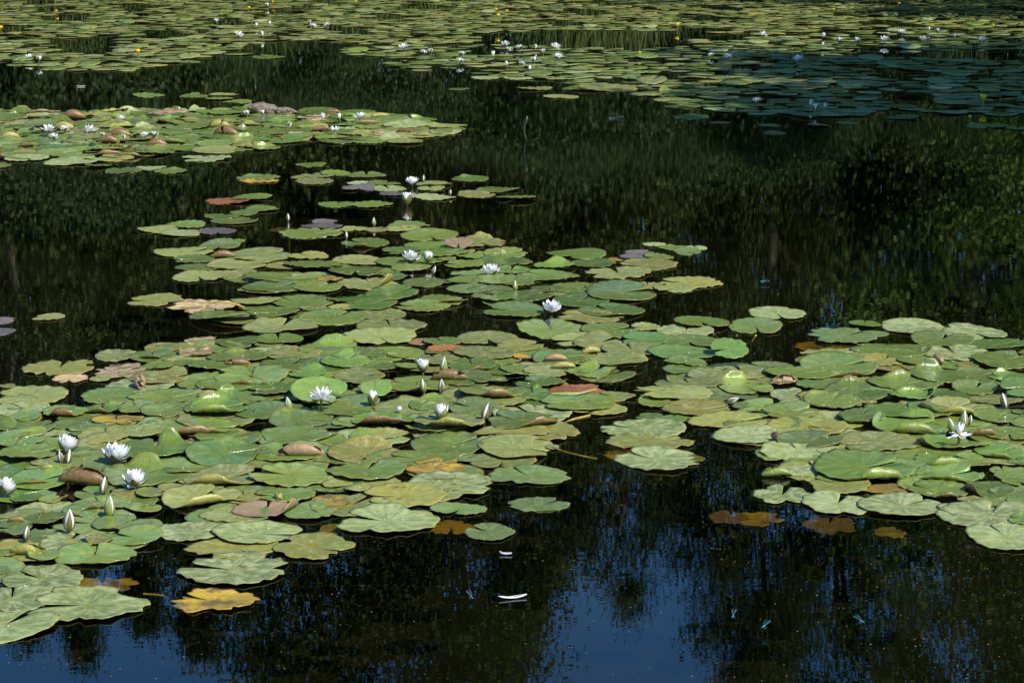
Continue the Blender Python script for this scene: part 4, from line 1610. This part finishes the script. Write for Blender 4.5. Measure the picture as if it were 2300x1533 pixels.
FAR = [(110, 308, 0, 1.2), (122, 320, 1, 1), (146, 305, 1, 1), (204, 308, 0, 1.1), (272, 280, 1, 1), (808, 281, 1, 1.2), (590, 266, 2, .8), (555, 268, 2, .9), (724, 282, 3, .9), (763, 276, 3, .8),
       (650, 298, 3, .8), (747, 303, 3, .8), (757, 305, 1, .7), (326, 315, 1, .8), (346, 317, 1, .8), (230, 321, 2, .7), (546, 300, 3, .7), (280, 322, 3, .6),
       (487, 56, 2, 1.3), (537, 89, 0, 1.3), (590, 88, 3, 1.1), (704, 70, 1, 1.2), (735, 64, 0, 1.2), (696, 59, 3, 1), (600, 19, 2, 1.2), (575, 66, 3, 1), (605, 64, 3, 1), (67, 139, 1, 1.1), (88, 146, 2, 1.1),
       (907, 117, 0, 1.3), (952, 127, 1, 1), (967, 126, 2, 1.1), (1037, 129, 1, 1), (1033, 146, 1, 1), (1107, 132, 3, 1.1), (1135, 110, 0, 1.2), (1143, 120, 1, 1), (1167, 118, 1, 1.1), (1203, 114, 3, .9), (1220, 129, 2, 1.1),
       (1248, 112, 0, 1.3), (1255, 139, 0, 1.1), (1200, 145, 2, 1.1), (1172, 156, 1, .9), (1190, 164, 3, .9), (1139, 157, 3, .8),
       (1714, 89, 0, 1.3), (1635, 135, 0, 1.2), (1597, 131, 1, .9), (1792, 145, 0, 1.3), (1832, 257, 2, 1.2), (1700, 240, 1, 1), (1848, 88, 3, 1.1), (1884, 100, 2, 1.2), (1923, 101, 2, 1.2), (1987, 100, 1, 1.3), (2026, 80, 1, 1.2),
       (2073, 96, 1, 1.2), (2106, 80, 2, 1.2), (2144, 92, 3, 1), (2207, 98, 0, 1.2), (1820, 244, 3, .9), (1852, 248, 3, .8), (2085, 73, 2, 1), (1847, 110, 3, .8)]
rr = random.Random(6)
for i, (px, py, k_, s) in enumerate(FAR):
    X, Y, t = ground(px, py)
    L = 0.052 * s
    o = obj('water_lily' if k_ < 3 else 'water_lily_bud', FARM[k_], None, (X, Y, 0.018 + surf(X, Y) * .5 + rr.uniform(0, .025)), (rr.uniform(-.25, .15), rr.uniform(-.25, .25), rr.uniform(0, 6.28)), (L, L, L))
    isl = 230 < py < 330 and px < 1000
    shade = px > 1560 and 100 < py
    st_ = {0: 'open white water lily', 1: 'cupped white water lily', 2: 'half closed white water lily', 3: 'closed white lily bud'}[k_]
    where = 'among curled brown edged pads of the dense pad island' if isl else ('among bluish shaded pads' if shade else 'in the far carpet of pads')
    tag(o, f'{st_} {where}', 'water lily' if k_ < 3 else 'lily bud', f'{st_} {where}')

# yellow pond lilies: round cups on stiff stalks
V, F, MI = [], [], []
for k_ in range(5):
    v, f = ovoid(0.5, .75, k_ * 1.257 - .75, k_ * 1.257 + .75, 5, 5, 1.0)
    for i_, p in enumerate(v):
        q_ = Vector(p); s_ = q_.z / .75; rr_ = 0.25 + 0.33 * math.sin(s_ * 1.9); a_ = math.atan2(q_.y, q_.x)
        v[i_] = (rr_ * math.cos(a_) * (1 + .02 * k_), rr_ * math.sin(a_) * (1 + .02 * k_), q_.z)
    F += [tuple(len(V) + i for i in q) for q in f]; MI += [0] * len(f); V += v
v, f = tube([(0, 0, 0), (0, 0, .4), (0, 0, .42)], [.22, .26, .01], 8); F += [tuple(len(V) + i for i in q) for q in f]; MI += [0] * len(f); V += v
v, f = tube([(0, 0, -4.5), (.03, 0, -2), (0, 0, .05)], [.12, .13, .14], 6); F += [tuple(len(V) + i for i in q) for q in f]; MI += [1] * len(f); V += v
ME_NUPHAR = mesh_np('yellow_pond_lily', V, F, [M_YEL, M_STALK], midx=MI)
for (px, py, s) in [(125, 11, 1.2), (2, 78, 1.3), (130, 52, .8), (310, 132, 1.2), (559, 29, 1.1), (613, 13, .9), (799, 12, .9), (1114, 33, 1.1), (1119, 62, 1.3), (1138, 34, .9), (1521, 70, 1.2), (1287, 8, 1), (2020, 17, .9), (2070, 34, 1), (2208, 242, 1.3), (1872, 30, .8), (1472, 40, .8), (1436, 130, .8), (2230, 66, .8)]:
    X, Y, t = ground(px, py)
    L = 0.036 * s
    o = obj('yellow_pond_lily', ME_NUPHAR, None, (X, Y, 0.05 * s if py != 62 else .13), (rr.uniform(-.15, .15), rr.uniform(-.15, .15), rr.uniform(0, 6)), (L, L, L))
    lab = 'small yellow pond lily standing above shaded pads' if py > 200 else 'small yellow pond lily standing above the far carpet of pads'
    tag(o, lab, 'pond lily', lab)

# ------------------------------------------------------------------ stalks seen through the water, floating bits
def stem(name, pix, z, r, mt, label):
    pts = []
    for (a, b_), zz in zip(pix, z):
        X, Y, t = ground(a, b_, zz)
        pts.append((X, Y, zz))
    v, f = tube(pts, [r] * len(pts), 7)
    return tag(obj(name, mesh_np(name, v, f, [mt])), label, 'leaf stalk')
stem('leaf_stalk', [(455, 690), (470, 681), (490, 677), (510, 678), (530, 683), (548, 690)], [.016, .03, .042, .040, .028, .008], .0045, M_STALKY, 'yellow leaf stalk arching over a withered tan pad')
stem('leaf_stalk', [(1655, 752), (1658, 770), (1662, 788)], [.002, -.02, -.07], .004, M_STALK, 'green stalk slanting down under a flat notched pad')
stem('leaf_stalk', [(1698, 752), (1688, 768), (1674, 782)], [.002, -.02, -.07], .004, M_STALKY, 'yellowish stalk bending down under a flat notched pad')
stem('leaf_stalk', [(1602, 748), (1612, 760), (1626, 775)], [.001, -.015, -.06], .004, M_STALK, 'green stalk sinking beside the overlapping pair of pads in dark water')
stem('leaf_stalk', [(1250, 1008), (1275, 1016), (1310, 1024), (1340, 1030)], [-.001, -.006, -.012, -.03], .003, M_STALKY, 'thin pale stalk trailing under water from a yellowish pad')
stem('leaf_stalk', [(322, 1333), (350, 1335), (372, 1338)], [-.004, -.006, -.004], .003, M_STALKY, 'thin stalk joining a silted pad to a decaying orange leaf')
stem('leaf_stalk', [(1265, 950), (1290, 940), (1325, 932)], [-.004, .001, .002], .003, M_STALKY, 'yellow stalk lying at the surface before a notched green pad')
stem('leaf_stalk', [(1238, 884), (1265, 884), (1300, 883), (1340, 874)], [.018, .02, .02, .018], .003, M_STALKY, 'yellow rib of a stalk along a maroon leaf')
stem('dead_twig', [(1181, 310), (1178, 300), (1178, 285), (1182, 272), (1184, 262)], [.0, .05, .10, .15, .18], .004, M_BARKP, 'thin bare twig standing up out of open water')
stem('dead_twig', [(1368, 266), (1385, 265), (1400, 262)], [.004, .006, .014], .006, M_BARKP, 'pale bare twig floating beside shaded pads')

# feathers floating on the water
def feather(px, py, length, rz, curve, label):
    X, Y, t = ground(px, py)
    V, F = [], []
    n_ = 12
    for i in range(n_):
        s = i / (n_ - 1)
        wd = length * 0.050 * math.sin(math.pi * (0.06 + .92 * s) ** .8) ** .7
        cx, cy = length * (s - .5), curve * length * (s - .5) ** 2 * 2
        z = 0.003 + 0.004 * (2 * s - 1) ** 2 * length / .08
        for k_, zz in ((-1, 0), (-.25, .0025), (.25, .0025), (1, 0)):
            V.append((cx, cy + k_ * wd, z + zz))
    for i in range(n_ - 1):
        for k_ in range(3):
            a = i * 4 + k_
            F.append((a, a + 4, a + 5, a + 1))
    root = empty('feather', (X, Y, 0.0), (0, 0, rz))
    tag(root, label, 'feather')
    obj('vane', mesh_np('vane', V, F, [M_FEATHER]), root)
    v, f = tube([(-.56 * length, curve * length * .6, .008), (-.2 * length, .08 * curve * length, .006), (.45 * length, curve * length * .4, .008)], [.0012, .001, .0004], 6)
    obj('quill', mesh_np('quill', v, f, [M_FEATHER]), root)
feather(1155, 1344, .066, .30, .16, 'long curved white feather floating on dark water')
feather(1136, 1246, .030, -.2, .2, 'short white feather floating on dark water')
feather(182, 195, .07, .1, .2, 'bluish white feather floating between two rafts of far pads')

# water beads that glint on the pads
dv, df = [], []
for i in range(4):
    a_ = math.pi * .5 * i / 3.001
    for j in range(7):
        dv.append((math.cos(a_) * math.cos(j * .8976), math.cos(a_) * math.sin(j * .8976), .8 * math.sin(a_)))
for i in range(3):
    for j in range(7):
        df.append((i * 7 + j, i * 7 + (j + 1) % 7, i * 7 + 7 + (j + 1) % 7, i * 7 + 7 + j))
dv, df = np.array(dv), np.array(df)
rd = random.Random(12)
DV, DF = [], []
for (o, sp, X, Y, rx) in pad_objs:
    if sp['py'] < 600 or 'U' in sp['curl'] or sp['t'] not in 'gqep': continue
    for _ in range(rd.choice([0, 0, 0, 1, 1, 2, 3, 5])):
        vv = o.data.vertices[rd.randrange(len(o.data.vertices))].co
        s_ = rd.uniform(.0012, .0034)
        DF.append(df + len(DV) * len(dv))
        DV.append(dv * s_ + np.array([X + vv.x * .97, Y + vv.y * .97, vv.z + .0002]))
tag(obj('water_beads', mesh_np('water_beads', np.concatenate(DV), np.concatenate(DF), [M_DROP])), 'tiny glinting water beads scattered over the green pads', 'water beads', None, 'stuff')

# chaff, pollen and leaf crumbs on the open water
sv_, sf2 = [], []
while len(sv_) < 4 * 420:
    px, py = rd.uniform(0, 2300), rd.uniform(620, 1533)
    X, Y, t = ground(px, py)
    if surf(X, Y) > 0: continue
    if rd.random() > .25 + .75 * (math.sin(X * 2.1 + Y) * math.sin(Y * 1.7 - X) > .15): continue
    s_, a_ = rd.uniform(.0008, .0026), rd.uniform(0, 6.28)
    c_, n_ = math.cos(a_) * s_, math.sin(a_) * s_
    k_ = rd.uniform(.3, .9)
    sf2.append(tuple(range(len(sv_), len(sv_) + 4)))
    sv_ += [(X + c_, Y + n_, .0012), (X - n_ * k_, Y + c_ * k_, .0016), (X - c_, Y - n_, .0012), (X + n_ * k_, Y - c_ * k_, .0016)]
tag(obj('floating_chaff', mesh_np('floating_chaff', sv_, sf2, [M_STALKY], smooth=False)), 'fine pale chaff and leaf crumbs floating on the dark water', 'chaff', None, 'stuff')

# damselflies
def damselfly(px, py, z, rz, label, tilt=.35, s=0.8):
    X, Y, t = ground(px, py, z)
    root = empty('damselfly', (X, Y, z), (0, -tilt, rz))
    tag(root, label, 'damselfly')
    root.scale = (s, s, s)
    v, f = tube([(-.002, 0, 0), (0, 0, 0), (.002, 0, 0.0003), (.0035, 0, 0), (.0045, 0, 0), (.008, 0, .0006), (.011, 0, .0002), (.013, 0, 0), (.022, 0, 0), (.030, 0, -.0003), (.034, 0, -.0004), (.035, 0, -.0004)],
                [.0002, .0015, .0018, .0009, .001, .0021, .0018, .001, .0008, .0009, .0012, .0002], 8)
    obj('body', mesh_np('body', v, f, [M_BLUE]), root)
    for sgn in (-1, 1):
        for k_, (bx, an) in enumerate(((.007, .5), (.010, .25))):
            L = .021
            vv = [(bx, 0, .002), (bx + L * .35, sgn * L * (.16 + an * .3), .006), (bx + L, sgn * L * (.18 + an * .5), .008), (bx + L * .95, sgn * L * (.05 + an * .3), .0085)]
            obj('wing', mesh_np('wing', vv, [(0, 1, 2, 3)], [M_WING], smooth=False), root)
        for k_ in range(3):
            v, f = tube([(.006 + .002 * k_, 0, -.001), (.004 + .003 * k_, sgn * .004, -.003), (.003 + .004 * k_, sgn * .006, -.007)], [.0003, .0003, .0002], 4)
            obj('leg', mesh_np('leg', v, f, [M_BLUE]), root)
damselfly(1645, 1385, .018, 1.2, 'bright blue damselfly hovering upright over dark reflections')
damselfly(1712, 1408, .018, .7, 'blue damselfly with spread legs hovering over dark reflections')
damselfly(1940, 1396, .018, 2.6, 'blue damselfly with raised wings over patches of mirrored sky')
damselfly(1708, 632, .012, .05, 'blue damselfly skimming dark water beyond the yellowish pads', .05, 1.1)
damselfly(1062, 1342, .010, 2.2, 'small turquoise damselfly beside the long feather')
damselfly(568, 395, .012, .2, 'tiny blue damselfly resting on a small pad in open water', .2)

# the knotted rhizome that surfaced behind the pad island
X, Y, t = ground(590, 258)
root = empty('rhizome', (X, Y, 0.0), (0, 0, -.1))
tag(root, 'lumpy grey brown rhizome surfaced at the back of the pad island', 'rhizome')
rg = np.random.default_rng(4)
V, F = [], []
n_, m_ = 14, 12
for i in range(n_):
    s = i / (n_ - 1)
    rr_ = 0.075 * math.sin(math.pi * min(.97, .05 + .93 * s ** 1.3)) ** .6 * (1.0 - .45 * s)
    for j in range(m_):
        a = 6.283 * j / m_
        k_ = rr_ * (1 + .16 * rg.normal())
        V.append((-.11 + .26 * s, k_ * math.cos(a), .055 - .03 * s + k_ * math.sin(a) * .85))
for i in range(n_ - 1):
    for j in range(m_):
        a, b_ = i * m_ + j, i * m_ + (j + 1) % m_
        F.append((a, b_, b_ + m_, a + m_))
obj('stock', mesh_np('stock', V, F, [M_ROOT]), root)
for k_ in range(7):
    y0 = rg.uniform(-.04, .04)
    p = [(.06 + .01 * k_, y0, .04), (.13 + .01 * k_, y0 * 1.5, .05 - .01 * rg.uniform()), (.19 + .03 * rg.uniform(), y0 * 2 + .02 * rg.normal(), .03), (.24 + .03 * rg.uniform(), y0 * 2.5, .006)]
    v, f = tube(p, [.012, .009, .006, .003], 6)
    obj('root', mesh_np('root', v, f, [M_ROOT]), root)

# ------------------------------------------------------------------ names and labels of the pads
SHORT = ['a white topped bud', 'a slender olive bud', 'a plump olive and white bud', 'a slim green bud', 'a bud with an insect', 'a striped bud', 'a tilted olive bud', 'a yellow green bud', 'a dark green bud', 'a tiny white bud', 'a cream bud', 'a leaning bud', 'a pointed bud', 'a tiny pale bud', 'an ochre bud', 'a pale bud', 'a nodding white bud', 'a tiny rim bud', 'a lone cream bud', 'a small white bud', 'twin buds', 'twin buds', 'a lying pale bud']
for b_, s_ in zip(BUDS, SHORT):
    LANDMARKS.append((*ground(b_[0], b_[1])[:2], s_))
ODD = {'o': 'an orange leaf', 't': 'a withered tan leaf', 'b': 'a brown leaf', 'k': 'a pinkish leaf', 'm': 'a maroon leaf', 'v': 'a purplish pad'}
odd = [(X, Y, ('a rolled ' + ODD[sp['t']].split(' ', 1)[1]) if sp['t'] in ODD and o.name.startswith('rolled') else ('a rolled green leaf' if o.name.startswith('rolled') else ODD[sp['t']]), o) for (o, sp, X, Y, rx) in pad_objs if sp['t'] in ODD or o.name.startswith('rolled')]
NUM = {1: 'one pad', 2: 'two pads', 3: 'three pads', 4: 'four pads', 5: 'five pads'}
LABS = []
for (o, sp, X, Y, rx) in pad_objs:
    cu = sp['curl']
    bits = []
    if rx < .075: bits.append('very small')
    elif rx < .092: bits.append('small')
    elif rx > .150: bits.append('very broad')
    elif rx > .125: bits.append('broad')
    bits.append({'p': 'silted pale green', 'a': 'algae-specked green', 'q': 'glossy bright green', 'o': 'decaying orange', 'k': 'pinkish upturned'}.get(sp['t'], COLN[sp['t']]))
    noun = 'rolled leaf' if o.name.startswith('rolled') else 'lily pad'
    feat = ''
    if 'U' in cu: feat = 'sunk below the surface'
    elif noun == 'rolled leaf': feat = ''
    elif 'T' in cu: feat = 'tilted upright'
    elif 'V' in cu: feat = 'folded over'
    elif 'N' in cu: feat = 'with broad rolled rim'
    elif any(c in cu for c in 'nlrf'): feat = 'with curled lip'
    elif 'F' in cu: feat = 'with lifted rim'
    elif 'X' in cu: feat = 'with ragged edge'
    c = [(math.hypot(l[0] - X, l[1] - Y), l[2]) for l in LANDMARKS] + [(math.hypot(a - X, b_ - Y) + .03, s_) for (a, b_, s_, oo) in odd if oo is not o]
    d, nm = min(c)
    nb = sum(1 for (_, s2, x2, y2, r2) in pad_objs if 0 < math.hypot(x2 - X, y2 - Y) < (rx + r2) * .97)
    if d < 0.33: where = 'beside ' + nm
    elif nb == 0: where = 'alone in open water'
    elif Y > ground(1150, 372)[1]: where = 'in the dense pad island' if X < 0 else 'at the edge of the far carpet'
    elif sp['px'] > 1430 and sp['py'] > 600: where = 'in the raft of curled glossy pads'
    else: where = 'in the long flowering raft'
    if nb and d >= 0.15: where = 'overlapping ' + NUM.get(nb, 'many pads') + ' ' + where
    lab = ' '.join((' '.join(bits) + ' ' + noun + ' ' + feat + ' ' + where).split())
    wl_ = lab.split()
    if len(wl_) > 16: lab = ' '.join(wl_[:16])
    tag(o, lab, 'rolled leaf' if noun == 'rolled leaf' else 'lily pad', lab)
    LABS.append((o, lab, nm, [s_ for dd, s_ in sorted(c) if s_ != nm and dd < 1.3]))

# pads that still share a label are told apart by the next thing they lie near
from collections import Counter
cnt = Counter(l for _, l, _, _ in LABS)
taken = set(cnt)
for o, lab, nm, others in LABS:
    if cnt[lab] < 2: continue
    for s_ in ([] if 'beside' in lab else [nm]) + others:
        new = lab + ' near ' + s_
        if len(new.split()) <= 16 and new not in taken:
            taken.add(new)
            o['label'] = new; o['group'] = new
            break
